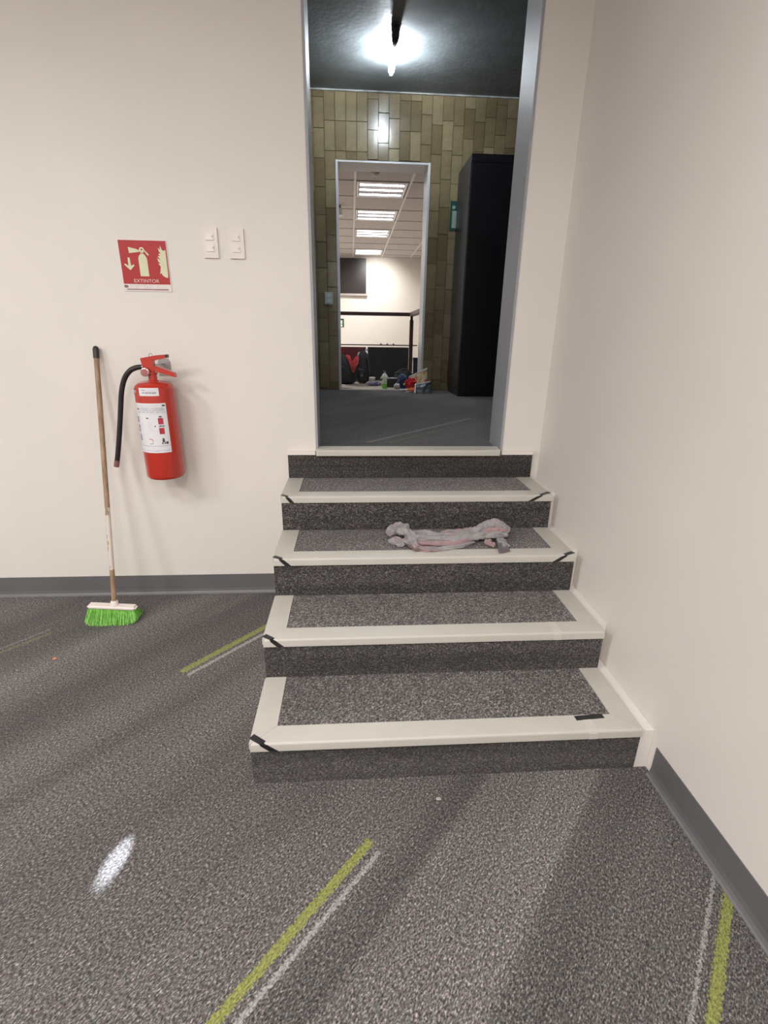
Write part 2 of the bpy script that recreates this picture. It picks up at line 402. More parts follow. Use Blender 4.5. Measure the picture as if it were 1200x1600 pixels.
for k in range(4):
    z, yf, yb, ry = ZS[k], YF[k], YB[k], RY[k]
    zb = 0 if k == 0 else ZS[k-1]
    box('step_body', (XL+.002, ry+.006, 0 if k == 0 else zb-.004), (XR-.002, -.001, z-.008), WALL, st)
    box('riser', (XL, ry, zb-(0 if k == 0 else .001)), (XR, ry+.006, z-.006), CARPET_RISER, st)
    box('tread', (XL+.01, yf+.02, z-.008), (XR-.01, RY[k+1]+.003, z-.003), CARPET_TREAD, st)
    # front nosing, mitred, with rounded front edge and hanging lip
    bm = bmesh.new()
    R_ = .008; seg = 5
    prof = [(yf+BW, z-.003), (yf+BW, z)]
    for i in range(seg+1):
        a = math.pi/2*i/seg; prof.append((yf+R_-R_*math.sin(a), z-R_+R_*math.cos(a)))
    prof += [(yf, z-LIP), (yf+.005, z-LIP), (yf+.005, z-.012), (yf+.012, z-.003)]
    def xin(y, side):   # mitre: shorter towards the back
        d = max(0, (y-yf)/BW)*BW
        return (XL+d) if side < 0 else (XR-d)
    a = [bm.verts.new((xin(y, -1), y, zz)) for y, zz in prof]; b = [bm.verts.new((xin(y, 1), y, zz)) for y, zz in prof]
    n = len(prof); bm.faces.new(a); bm.faces.new(b[::-1])
    for i in range(n): bm.faces.new((a[i], b[i], b[(i+1) % n], a[(i+1) % n]))
    nose = obj('nosing', bm, NOSE, st, smooth=True)
    for sd, X in ((-1, XL), (1, XR)):
        s = -sd
        bm = bmesh.new()
        prism(bm, [(X, yf+.0015, z-.003), (X+s*BW, yf+BW+.0015, z-.003), (X+s*BW, RY[k+1]-.0005, z-.003), (X, RY[k+1]-.0005, z-.003)], (0, 0, .0026))
        if sd < 0: bx(bm, (X-.003, yf+.002, z-.02), (X, yb, z-.0004))
        obj('side_trim', bm, NOSE, st, bevel=.0006, bsegs=1)
    # beige filler between step and wall
    box('side_filler', (XR, ry+(.07 if k else .002), zb-.012 if k else 0), (XW-.001, (RY[k+1]+.075 if k < 3 else RY[4]), z-.012), WALL, st, bevel=.002)
    # black tape
    def corner_tape(side, back, inn, wid):
        X = XL if side < 0 else XR; s = 1 if side < 0 else -1
        # from the outer edge 'back' metres behind the front, to the front edge 'inn' metres in, then down the lip
        p0 = Vector((X, yf+back, z)); p1 = Vector((X+s*inn*.52, yf+.006, z)); p2 = Vector((X+s*inn*.62, yf-.0005, z-.007)); p3 = Vector((X+s*inn, yf-.0005, z-LIP+.001))
        bm = bmesh.new(); d = (p1-p0).normalized(); sd = d.cross(Vector((0, 0, 1))).normalized()
        wd2 = Vector((1, 0, 0))*(1 if sd.x > 0 else -1)
        ribbon(bm, [p0, p1, p2, p3], [(0, 0, 1), (0, -.4, .9), (0, -1, .2), (0, -1, 0)], [sd, (sd+wd2*.4).normalized(), wd2*1.15, wd2*1.25], wid)
        obj('black_tape', bm, BLACK_TAPE, nose)['label'] = 'strip of black tape over the corner of the nosing'
    corner_tape(-1, [.034, .03, .028, .03][k], [.075, .062, .06, .05][k], [.022, .020, .019, .016][k])
    if k in (2, 3): corner_tape(1, [.03, .045][k-2], [.085, .105][k-2], .020)
    if k == 0:
        p = at('Z', z, 899, 1122.5); q = at('Z', z, 942, 1118.5)
        bm = bmesh.new(); d = (q-p).normalized(); sd = d.cross(Vector((0, 0, 1)))
        ribbon(bm, [p, q], [(0, 0, 1)]*2, [sd]*2, .020)
        obj('black_tape', bm, BLACK_TAPE, nose)['label'] = 'short black tape flat on the lowest nosing'
    if k in (0, 1):   # overlap seam of the vinyl near the right
        xs = (.68, .665)[k]
        bm = bmesh.new(); ribbon(bm, [(xs, yf+BW, z), (xs+.002, yf+.008, z), (xs+.002, yf-.0005, z-.008), (xs+.003, yf-.0005, z-LIP)], [(0, 0, 1), (0, -.3, 1), (0, -1, .2), (0, -1, 0)], [(1, 0, 0)]*4, .03, .0006)
        obj('vinyl_joint', bm, SEAM, nose)
# top riser, white ledges beside it and threshold nosing
box('riser', (XL, RY[4], ZS[3]-.001), (XR, RY[4]+.006, .803), CARPET_RISER, st)
box('step_body', (XL+.002, RY[4]+.006, ZS[3]-.004), (XR-.002, -.001, .80), WALL, st)
box('ledge', (XL, RY[4]-.004, .803), (DL-.014, -.0005, .819), LEDGE, st, bevel=.002)
box('ledge', (DR+.004, RY[4]-.004, .803), (XR+.002, -.0005, .819), LEDGE, st, bevel=.002)
bm = bmesh.new()
y0 = -.046; zt = .832
prof = [(.055, zt-.006), (.052, zt)]
for i in range(6):
    a = math.pi/2*i/5; prof.append((y0+.01-.01*math.sin(a), zt-.01+.01*math.cos(a)))
prof += [(y0, .802), (RY[4]-.0005, .802), (RY[4]-.0005, .808), (-.002, .812), (-.002, zt-.006)]
prism(bm, [(DL+.001 if y > -.001 else DL-.008, y, zz) for y, zz in prof], (DR-DL-.002, 0, 0))
obj('threshold_nosing', bm, NOSE, st, smooth=True)
keep(st)

# ------------------------------------------------------------------ hall beyond the opening
struct(box('floor', (-1.3, WT-.02, HZ-.1), (2.0, YT+.001, HZ), CARPET_HALL), 'dark grey carpet of the hall above the steps', 'floor')
struct(box('floor', (DL, .0, HZ-.02), (DR, WT-.02, HZ-.001), CARPET_HALL), 'dark grey carpet inside the tall opening', 'floor')
struct(box('ceiling', (-1.3, WT, HCEIL), (2.0, YT+.2, HCEIL+.1), HALL_CEIL), 'dark rough plaster ceiling of the hall', 'ceiling')
struct(box('wall_left', (-1.5, WT, HZ), (-1.3, YT, HCEIL), HALL_WALL), 'dark side wall at the left of the hall', 'wall')
struct(box('wall_right', (2.0, WT, HZ), (2.2, YT, HCEIL), HALL_WALL), 'dark side wall at the right of the hall', 'wall')
struct(box('wall_front', (-1.3, WT, CEIL), (2.0, WT+.05, HCEIL), HALL_WALL), 'dark wall above the opening, hall side', 'wall')
# tiled wall with the doorway
bm = bmesh.new()
gy = YT+.008
bx(bm, (-1.3, gy, HZ), (DTX0, YT+TT, HCEIL)); bx(bm, (DTX1, gy, HZ), (2.0, YT+TT, HCEIL)); bx(bm, (DTX0, gy, DTZ), (DTX1, YT+TT, HCEIL))
tw = struct(obj('wall_back', bm, GROUT), 'wall of tall olive glazed tiles around the far doorway', 'wall')
tcache = {}
def tile(x, z0, z1):
    h = round(z1-z0, 3)
    if h < .015: return
    if h not in tcache:
        bm = bmesh.new(); bx(bm, (.0012, -.0, .0012), (TW-.0012, .009, h-.0012))
        bmesh.ops.bevel(bm, geom=[e for e in bm.edges if all(v.co.y < .001 for v in e.verts)], offset=.0022, segments=1, affect='EDGES')
        o = obj('tile', bm, TILE); tcache[h] = o.data
    else:
        o = bpy.data.objects.new('tile', tcache[h]); COL.objects.link(o)
    o.parent = tw; o.location = (x, YT+random.uniform(-.0012, .0008), z0)
    o.rotation_euler = (random.uniform(-.006, .006), 0, random.uniform(-.008, .008))
TH_ = .235
cols = [DTX0-TW*i for i in range(1, 6)]+[DTX0+TW*i for i in range(0, 9)]+[DTX1+TW*i for i in range(0, 12)]
for x in cols:
    over = DTX0-.01 < x < DTX1-.01
    zlo = DTZ if over else HZ
    ztop = HCEIL
    z1 = ztop; first = random.choice([.16, .2, .235, .1, .06, .13])
    while z1 > zlo+.01:
        z0 = max(zlo, z1-first); first = TH_
        tile(x, z0, z1); z1 = z0
bm = bmesh.new(); bx(bm, (-1.3, YT-.014, HCEIL-.012), (2.0, YT+.002, HCEIL))
struct(obj('trim_3', bm, pmat('chalky_joint', (.25, .25, .235), .8, var=.4, vscale=8)), 'thin pale joint between tiles and hall ceiling', 'trim')
# doorway lining, pale
LIN = pmat('pale_door_lining', (.42, .42, .43), .4, var=.03)
bm = bmesh.new()
bx(bm, (DTX0, YT-.006, HZ), (DTX0+.022, YT+TT+.01, DTZ)); 
struct(obj('trim_4', bm, LIN), 'pale lining on the left side of the tiled doorway', 'jamb')
bm = bmesh.new(); bx(bm, (DTX1-.022, YT-.006, HZ), (DTX1, YT+TT+.01, DTZ))
struct(obj('trim_5', bm, LIN), 'pale lining on the right side of the tiled doorway', 'jamb')
bm = bmesh.new(); bx(bm, (DTX0+.022, YT+.001, DTZ-.015), (DTX1-.022, YT+TT+.01, DTZ))
struct(obj('trim_6', bm, LIN), 'pale lining across the head of the tiled doorway', 'jamb')
box_s = struct(box('trim_7', (DTX0, YT-.004, HZ-.0), (DTX1, YT+.03, HZ+.008), pmat('aluminium_strip', (.7, .68, .66), .35, .6)), 'thin bright threshold strip in the tiled doorway', 'threshold')

# bare bulb on the hall ceiling
LX, LY0, LY1 = .235, 2.08, 2.42
lamp = thing('hall_lamp', 'bare fluorescent bulb in a dark holder under the hall ceiling', 'lamp', (LX, 2.0, HCEIL))
bm = bmesh.new(); lathe(bm, [(.034, 0), (.034, -.012), (.03, -.022), (.026, -.03)], 24, (LX, 2.0, HCEIL))
obj('ceiling_rose', bm, pmat('dark_bakelite', (.03, .028, .028), .4), lamp, smooth=True)
bm = bmesh.new(); tube(bm, [(LX, 2.0, HCEIL-.02), (LX, 2.01, HCEIL-.045), (LX, 2.03, HCEIL-.055), (LX, 2.06, HCEIL-.058)], [.030, .030, .026, .020], 16)
obj('bulb_holder', bm, MATS['dark_bakelite'], lamp, smooth=True)
bm = bmesh.new(); tube(bm, [(LX, 2.06, HCEIL-.058), (LX, 2.075, HCEIL-.06), (LX, 2.085, HCEIL-.061)], [.019, .021, .018], 16)
obj('bulb_base', bm, pmat('white_bulb_plastic', (.8, .8, .8), .4), lamp, smooth=True)
BULB = pmat('lit_bulb_glass', (1, 1, 1), .3, emit=(.86, .94, 1), estr=470, bmp=0)
bm = bmesh.new()
for i in range(3):
    a0 = 2*math.pi*i/3+.5; ca, sa = math.cos(a0), math.sin(a0)
    def q(s, off): return (LX+.016*ca-off*sa, 2.08+s, HCEIL-.060-s*.10+.016*sa+off*ca)
    tube(bm, spline([q(0, .008), q(.18, .008), q(.32, .007), q(.33, 0), q(.32, -.007), q(.18, -.008), q(0, -.008)], 4), .0055, 8)
obj('bulb_tube', bm, BULB, lamp, smooth=True)
keep(lamp)

# black locker
LOCK = pmat('black_painted_steel', (.008, .008, .011), .33, var=.2, vscale=3)
LSIDE = LOCK
cy = 2.42; cx0 = .945; cz1 = at('Y', cy, 737, 239).z; cx1 = 1.86
lk = thing('steel_locker', 'tall black steel cabinet at the right of the hall', 'cabinet', (1.4, 2.7, HZ))
bm = bmesh.new(); bx(bm, (cx0, cy+.02, HZ+.06), (cx1, YT-.01, cz1)); obj('carcass', bm, LOCK, lk, bevel=.004)
box('plinth', (cx0+.01, cy+.04, HZ), (cx1-.01, YT-.02, HZ+.06), LOCK, lk)
box('top_rail', (cx0, cy+.005, cz1-.06), (cx1, cy+.02, cz1), LOCK, lk, bevel=.002)
for i in range(2):
    xa = cx0+.006+i*(cx1-cx0)/2; xb = xa+(cx1-cx0)/2-.012
    d = box('door', (xa, cy, HZ+.07), (xb, cy+.018, cz1-.065), LOCK, lk, bevel=.003)
    hx = xb-.05 if i == 0 else xa+.05
    box('handle', (hx-.01, cy-.02, 1.85), (hx+.01, cy-.001, 2.0), pmat('dull_steel', (.3, .3, .32), .35, .9), d, bevel=.004)
keep(lk)

# green sign half behind the cabinet, switch on the tiles
GRN = pmat('green_sign_film', (.003, .04, .027), .4); GLOW = pmat('pale_luminous_film', (.20, .25, .21), .5); 
a = at('Y', YT-.005, 704, 314); b = at('Y', YT-.005, 703, 360)
sg = thing('evacuation_sign', 'green and pale luminous sign half hidden behind the black cabinet', 'sign', (a.x+.08, YT-.006, b.z))
x0, z0, z1 = a.x, b.z, a.z
box('sign_plate', (x0, YT-.008, z0), (x0+.17, YT-.003, z1), GRN, sg, bevel=.001)
box('symbol', (x0+.022, YT-.010, z0+.02), (x0+.145, YT-.008, z1-.085), GLOW, sg)
bm = bmesh.new(); lathe(bm, [(.016, 0), (.016, -.002)], 16, (x0+.035, YT-.008, z1-.055), 'Y'); obj('symbol', bm, GLOW, sg)
keep(sg)
a = at('Y', YT, 507.5, 456.5); b = at('Y', YT, 520.5, 475.5)
sw = thing('tile_switch', 'pale blue double switch plate on the olive tiles left of the doorway', 'switch', ((a.x+b.x)/2, YT-.006, b.z))
box('plate', (a.x, YT-.014, b.z), (b.x, YT-.003, a.z), pmat('pale_blue_plastic', (.31, .35, .35), .4), sw, bevel=.004)
hz_ = (a.z-b.z)
for i in range(2):
    box('rocker', (a.x+.022, YT-.018, b.z+hz_*(.14+.40*i)), (b.x-.022, YT-.014, b.z+hz_*(.46+.40*i)), pmat('rocker_plastic', (.42, .46, .46), .35), sw, bevel=.002)
keep(sw)

# ------------------------------------------------------------------ far room
FT = pmat('beige_floor_tile', (.50, .44, .37), .35, var=.05, vscale=3)
fl = struct(box('floor', (-2.6, YT+.001, HZ-.1), (FXR, FY1, HZ-.004), pmat('floor_grout', (.3, .27, .24), .7)), 'beige tiled floor of the far room', 'floor')
tm = None
for i in range(-2, 4):
    for j in range(0, 15):
        xa = -.3+i*.45; ya = YT+.032+j*.45
        if tm is None:
            bm = bmesh.new(); bx(bm, (.002, .002, -.006), (.448, .448, 0)); o = obj('floor_tile', bm, FT); tm = o.data
        else: o = bpy.data.objects.new('floor_tile', tm); COL.objects.link(o)
        if xa+.45 > FXR:
            o.scale.x = max(.05, (FXR-xa-.002)/.45)
        o.parent = fl; o.location = (xa, ya, HZ)
struct(box('wall_back', (-2.6, FY1, HZ-.1), (FXR, FY1+.2, FCEIL+.1), WHITE_PAINT), 'pale cream wall at the far end beyond the railing', 'wall')
struct(box('wall_right', (FXR, YT+TT, HZ-.1), (FXR+.2, FY1+.2, FCEIL+.1), WHITE_PAINT), 'pale wall on the right of the far room', 'wall')
struct(box('wall_left', (-2.8, YT+TT, HZ-.1), (-2.6, FY1+.2, FCEIL+.1), WHITE_PAINT), 'pale wall on the left of the far room', 'wall')
struct(box('wall_front', (-2.6, YT+TT, DTZ), (FXR, YT+TT+.02, FCEIL+.1), WHITE_PAINT), 'pale wall above the doorway, far-room side', 'wall')
struct(box('baseboard_back', (-2.6, FY1-.015, HZ), (FXR, FY1, HZ+.045), pmat('dark_skirting', (.09, .075, .075), .5)), 'thin dark baseboard along the far cream wall', 'baseboard')
# suspended ceiling
GX = .64; GXO = at('Z', FCEIL, 556, 300).x-.012; GY = .675; GYO = at('Z', FCEIL, 557, 307).y-GY
CT = pmat('mineral_ceiling_tile', (.50, .46, .45), .85, var=.06, vscale=20, bmp=.4)
BAR = pmat('white_ceiling_grid', (.72, .70, .68), .5)
ce = struct(box('ceiling', (-2.6, YT+TT, FCEIL+.03), (FXR, FY1, FCEIL+.1), CT), 'suspended tile ceiling of the far room', 'ceiling')
cm = None
lights_at = {(0, 0), (0, 2), (0, 4), (0, 7)}
for i in range(-2, 3):
    for j in range(-2, 10):
        if (i, j) in lights_at: continue
        xa = GXO+i*GX; ya = GYO+j*GY
        xb, yb_ = min(xa+GX, FXR), min(ya+GY, FY1)
        ya2 = max(ya, YT+TT+.02)
        if yb_-ya2 < .05 or xb-xa < .05: continue
        full = (abs(xb-xa-GX) < 1e-4 and abs(yb_-ya2-GY) < 1e-4)
        if full and cm:
            o = bpy.data.objects.new('ceiling_tile', cm); COL.objects.link(o)
        else:
            bm = bmesh.new(); bx(bm, (.012, .012, 0), (xb-xa-.012, yb_-ya2-.012, .014)); o = obj('ceiling_tile', bm, CT, bevel=.003, bsegs=1)
            if full: cm = o.data
        o.parent = ce; o.location = (xa, ya2, FCEIL+.004)
for i in range(-2, 4):
    x = GXO+i*GX
    if x < FXR: box('grid_bar', (x-.013, YT+TT+.02, FCEIL-.002), (x+.013, FY1, FCEIL+.03), BAR, ce)
THIN = pmat('ceiling_cross_bar', (.30, .275, .27), .6)
for j in range(-1, 10):
    y = GYO+j*GY
    if YT+TT+.03 < y < FY1: box('grid_bar', (-1.2, y-.008, FCEIL-.001), (FXR, y+.008, FCEIL+.028), THIN, ce)
TUBE = pmat('lit_fluorescent_tube', (1, 1, 1), .4, emit=(1, .95, .96), estr=4, bmp=0)
TUBE_HOT = pmat('brighter_fluorescent_tube', (1, 1, 1), .4, emit=(1, .96, .90), estr=4, bmp=0)
LOUV = pmat('white_luminaire', (.75, .74, .74), .3)
names4 = ['ceiling light with three lit tubes nearest the tiled doorway', 'second lit ceiling light beyond the tiled doorway', 'third lit ceiling light, next to last before the cream wall', 'farthest lit ceiling light, close to the cream wall']
for n_, (i, j) in enumerate(sorted(lights_at)):
    xa = GXO+i*GX+.02; ya = GYO+j*GY+.012; xb = xa+GX-.05; yb_ = ya+GY-.024; z = FCEIL
    t = thing('ceiling_light', names4[n_], 'light', ((xa+xb)/2, (ya+yb_)/2, z), 'luminaires in the far-room ceiling')
    bm = bmesh.new()
    for p, q in (((xa, ya, z-.006), (xb, ya+.02, z+.028)), ((xa, yb_-.02, z-.006), (xb, yb_, z+.028)), ((xa, ya+.02, z-.006), (xa+.02, yb_-.02, z+.028)), ((xb-.02, ya+.02, z-.006), (xb, yb_-.02, z+.028))): bx(bm, p, q)
    obj('frame', bm, LOUV, t)
    box('reflector', (xa+.02, ya+.02, z+.022), (xb-.02, yb_-.02, z+.028), pmat('luminaire_reflector', (.16, .15, .15), .5), t)
    for m_ in range(3):
        yy = ya+(yb_-ya)*(.18+.32*m_)
        bm = bmesh.new(); lathe(bm, [(.010, 0), (.010, xb-xa-.07)], 12, (xa+.035, yy, z-.004), 'X'); obj('tube', bm, TUBE_HOT if n_ == 3 else TUBE, t, smooth=True)
    for m_ in range(5):
        xx = xa+(xb-xa)*(m_+1)/6
        box('louver', (xx-.002, ya+.02, z-.022), (xx+.002, yb_-.02, z-.004), LOUV, t)
    keep(t)
# smoke detector and small ceiling device
p = at('Z', FCEIL-.03, 587, 268)
t = thing('smoke_detector', 'round dark red alarm with white dome near the first ceiling light', 'detector', (p.x, p.y, FCEIL))
bm = bmesh.new(); lathe(bm, [(.062, 0), (.062, -.02), (.05, -.035), (.03, -.05)], 24, (p.x, p.y, FCEIL)); obj('base', bm, pmat('dull_red_plastic', (.25, .10, .09), .5), t, smooth=True)
bm = bmesh.new(); lathe(bm, [(.028, -.05), (.026, -.065), (.015, -.075), (.004, -.078)], 20, (p.x, p.y, FCEIL)); obj('dome', bm, LOUV, t, smooth=True)
keep(t)
p = at('Z', FCEIL-.06, 530.5, 329)
t = thing('emergency_lamp', 'small white device hanging under the far ceiling beside the door jamb', 'lamp', (p.x, p.y, FCEIL))
box('bracket', (p.x-.03, p.y-.02, FCEIL-.04), (p.x+.02, p.y+.02, FCEIL), pmat('grey_plastic', (.3, .28, .28), .5), t)
box('housing', (p.x-.045, p.y-.045, FCEIL-.12), (p.x+.035, p.y+.045, FCEIL-.04), LOUV, t, bevel=.012)
keep(t)
# dark wall board on the far wall
a = at('Y', FY1-.03, 572, 403); b = at('Y', FY1-.03, 572, 459)
t = thing('wall_board', 'large dark glossy board high on the far cream wall', 'board', (a.x-.8, FY1-.02, b.z))
box('frame', (a.x-1.7, FY1-.035, b.z), (a.x, FY1-.001, a.z-.01), pmat('dark_board_frame', (.03, .026, .026), .4), t, bevel=.004)
box('screen', (a.x-1.68, FY1-.040, b.z+.03), (a.x-.025, FY1-.035, a.z-.04), pmat('dark_glass', (.028, .023, .022), .35), t)
box('tray', (a.x-1.72, FY1-.08, b.z-.045), (a.x+.03, FY1-.001, b.z-.005), pmat('grey_tray', (.42, .37, .36), .5), t, bevel=.004)
keep(t)
# small green exit sign on the far wall
a = at('Y', FY1-.01, 537, 498); b = at('Y', FY1-.01, 536, 511)
t = thing('exit_sign', 'small green and white arrow sign low on the far wall by the left jamb', 'sign', (a.x-.1, FY1-.01, b.z))
box('sign_plate', (a.x-.24, FY1-.012, b.z), (a.x, FY1-.001, a.z), GRN, t, bevel=.002)
zm = b.z+(a.z-b.z)*.5
GL2 = pmat('pale_green_print', (.55, .75, .55), .5)
box('footer', (a.x-.22, FY1-.014, b.z+.008), (a.x-.03, FY1-.012, b.z+.06), GL2, t)
box('panel', (a.x-.22, FY1-.014, zm-.02), (a.x-.03, FY1-.012, zm+.055), GL2, t)
bm = bmesh.new(); prism(bm, [(a.x-.07, FY1-.015, zm+.028), (a.x-.07, FY1-.015, zm+.006), (a.x-.14, FY1-.015, zm+.006), (a.x-.14, FY1-.015, zm-.008), (a.x-.18, FY1-.015, zm+.017), (a.x-.14, FY1-.015, zm+.042), (a.x-.14, FY1-.015, zm+.028)], (0, .002, 0))
obj('arrow', bm, GRN, t)
keep(t)
# railing
RAILW = pmat('dark_maroon_paint', (.045, .014, .014), .45, var=.15)
RYY = 4.5
a = at('Y', RYY, 642, 491.5)
rz = a.z; rx = a.x+.012
t = thing('railing', 'dark maroon handrail on a square post behind the bags', 'railing', (rx, RYY, HZ))
bm = bmesh.new(); bx(bm, (-.62, RYY-.035, rz-.022), (rx+.03, RYY+.035, rz+.022)); obj('handrail', bm, RAILW, t, bevel=.014, bsegs=3)
bm = bmesh.new(); prism(bm, [(rx-.033, RYY-.03, rz-.022), (rx+.033, RYY-.03, rz-.022), (rx+.033, RYY-.03, rz+.022), (rx-.033, RYY-.03, rz+.022)], (-.012, -1.05, 0)); obj('handrail', bm, RAILW, t, bevel=.012, bsegs=3)
box('post', (rx-.024, RYY-.024, HZ), (rx+.024, RYY+.024, rz-.07), RAILW, t, bevel=.004)
box('post_neck', (rx-.016, RYY-.016, rz-.07), (rx+.016, RYY+.016, rz-.02), RAILW, t, bevel=.003)
bm = bmesh.new(); bx(bm, (-.62, RYY+.03, rz-.40), (rx+.09, RYY+.045, rz-.385)); obj('lower_bar', bm, pmat('grey_bar', (.12, .11, .115), .4), t)
for k in range(3):
    bm = bmesh.new(); lathe(bm, [(.012, -.01), (.014, 0), (.006, .012)], 10, (.3+.085*k, RYY+.037, rz-.38)); obj('bar_clip', bm, MATS['grey_bar'], t)

box('post', (-.60, RYY-.024, HZ), (-.552, RYY+.024, rz-.02), RAILW, t, bevel=.004)
keep(t)

# ------------------------------------------------------------------ things on the far floor
BLK = pmat('black_nylon', (.010, .010, .012), .55, var=.3, vscale=40, bmp=.4, bdist=.002)
DGREY = pmat('dark_grey_webbing', (.06, .06, .065), .6)
# black flight case
a = at('Y', 4.25, 575, 542.5); b = at('Y', 4.25, 641, 544)
t = thing('equipment_case', 'wide flat-fronted black case standing behind the bottle', 'case', ((a.x+b.x)/2, 4.34, HZ))
box('body', (a.x, 4.25, HZ), (b.x-.02, 4.45, a.z), pmat('black_case_board', (.009, .009, .012), .5), t, bevel=.006)
box('edge_strip', (a.x-.006, 4.243, HZ), (a.x+.006, 4.252, a.z), pmat('dull_edge', (.10, .10, .10), .4), t)
box('latch', (a.x-.035, 4.235, a.z-.05), (a.x-.005, 4.25, a.z-.02), LOUV, t, bevel=.003)
box('handle', ((a.x+b.x)/2-.06, 4.235, a.z-.10), ((a.x+b.x)/2+.06, 4.25, a.z-.08), BLK, t, bevel=.003)
keep(t)
# maroon couch block behind the bags
a = at('Y', 4.35, 526, 542); b = at('Y', 4.35, 573, 542)
t = thing('maroon_bench', 'maroon upholstered bench behind the black backpack', 'bench', ((a.x+b.x)/2-.1, 4.38, HZ))
MAR = pmat('maroon_vinyl', (.17, .022, .035), .5)
box('backrest', (a.x-.5, 4.33, HZ+.2), (b.x-.01, 4.42, a.z+.002), MAR, t, bevel=.012)
box('seat', (a.x-.5, 4.12, HZ+.03), (b.x-.02, 4.33, HZ+.2), MAR, t, bevel=.012)
box('base', (a.x-.5, 4.14, HZ), (b.x-.03, 4.42, HZ+.03), BLK, t)
keep(t)
# black holdall, left, with red shirt
by = 3.72
bl = thing('black_holdall', 'open black holdall on the floor by the left jamb', 'bag', (-.17, by, HZ))
bm = bmesh.new(); blob(bm, (-.18, by-.02, HZ+.145), (.14, .10, .15), 3.2, .06, 3, seed=3)
for v in bm.verts:   # mouth sags to the right
    if v.co.z > HZ+.15: v.co.z += (-.12-v.co.x)*.55*min(1, (v.co.z-HZ-.15)/.1)
obj('body', bm, BLK, bl, smooth=True)
bm = bmesh.new(); tube(bm, spline([(-.30, by-.08, HZ+.30), (-.26, by-.11, HZ+.25), (-.19, by-.125, HZ+.19), (-.12, by-.125, HZ+.14)]), .006, 6); obj('strap', bm, DGREY, bl, smooth=True)
keep(bl)
# red garment: folded cloth with two peaks and a drooping tip
RED = pmat('coral_red_cloth', (.72, .15, .14), .75, var=.25, vscale=25, bmp=.4, bdist=.003)
bm = bmesh.new(); gy_ = by-.155
grid = []
nu, nv = 16, 14
for j in range(nv+1):
    row = []
    for i in range(nu+1):
        u, v = i/nu, j/nv
        top = HZ+.365-.05*abs(math.sin(u*math.pi*2.0))*(1-.3*u)+.03*(u-.5) if False else HZ+.35-.07*math.exp(-((u-.55)/.16)**2)-.03*abs(u-.3)
        xw = .08*(1-v)**.75
        x = -.10+.03*v+(u-.5)*2*xw+.01*math.sin(v*5)
        z = top*(1-v)+(HZ+.135)*v
        y = gy_+.03*noise.noise(Vector((u*5, v*4, 1)))+.05*(1-v)
        row.append(bm.verts.new((x, y, z)))
    grid.append(row)
for j in range(nv):
    for i in range(nu): bm.faces.new((grid[j][i], grid[j][i+1], grid[j+1][i+1], grid[j+1][i]))
bmesh.ops.solidify(bm, geom=bm.faces[:], thickness=.008)
tag(obj('red_shirt', bm, RED, smooth=True), 'coral red garment spilling in a point over the black bags', 'clothing')
# black backpack
bp = thing('backpack', 'black backpack with front pocket leaning on the maroon bench', 'backpack', (.02, by-.04, HZ))
bm = bmesh.new(); blob(bm, (.035, by+.12, HZ+.19), (.105, .08, .19), 2.9, .05, 3, seed=5, taper=.25); obj('body', bm, BLK, bp, smooth=True)
bm = bmesh.new(); blob(bm, (.025, by+.05, HZ+.10), (.062, .035, .085), 3, .06, 4, 20, 12, seed=9); obj('front_pocket', bm, BLK, bp, smooth=True)
bm = bmesh.new(); tube(bm, spline([(-.035, by+.045, HZ+.165), (-.01, by+.03, HZ+.195), (.02, by+.03, HZ+.175), (.055, by+.03, HZ+.20), (.08, by+.05, HZ+.16)]), .004, 6); obj('zip', bm, DGREY, bp, smooth=True)
bm = bmesh.new(); tube(bm, spline([(-.01, by+.12, HZ+.37), (0, by+.11, HZ+.405), (.03, by+.11, HZ+.40), (.045, by+.12, HZ+.365)]), .005, 6); obj('grab_handle', bm, DGREY, bp, smooth=True)
bm = bmesh.new(); lathe(bm, [(.018, 0), (.016, -.004)], 16, (.02, by+.012, HZ+.10), 'Y'); obj('badge', bm, pmat('grey_rubber', (.10, .10, .11), .4), bp)
bm = bmesh.new(); tube(bm, spline([(.07, by+.07, HZ+.33), (.105, by+.05, HZ+.25), (.115, by+.05, HZ+.12)]), .008, 6); obj('shoulder_strap', bm, DGREY, bp, smooth=True)
keep(bp)
# white tub
p = at('Z', HZ, 581, 592)
tb = thing('white_tub', 'small round tub with white lid beside the backpack', 'tub', (p.x, 3.62, HZ))
bm = bmesh.new(); lathe(bm, [(.03, 0), (.034, .005), (.036, .075)], 24, (.145, 3.62, HZ)); obj('body', bm, pmat('cloudy_plastic', (.42, .42, .36), .35), tb, smooth=True)
bm = bmesh.new(); lathe(bm, [(.038, .075), (.038, .088), (.03, .09)], 24, (.145, 3.62, HZ)); obj('lid', bm, LOUV, tb, smooth=True)
bm = bmesh.new(); lathe(bm, [(.0375, .0), (.0375, .012)], 24, (.145, 3.62, HZ)); obj('base_rim', bm, LOUV, tb, smooth=True)
keep(tb)
# crumpled purple and white cloth beneath
bm = bmesh.new(); blob(bm, (.165, 3.50, HZ+.022), (.075, .05, .024), 2, .5, 5, 30, 12, seed=12)
tag(obj('crumpled_cloth', bm, pmat('lilac_cloth', (.22, .19, .30), .8, var=.7, vscale=18), smooth=True), 'crumpled lilac and dark cloth on the floor before the white tub', 'cloth')
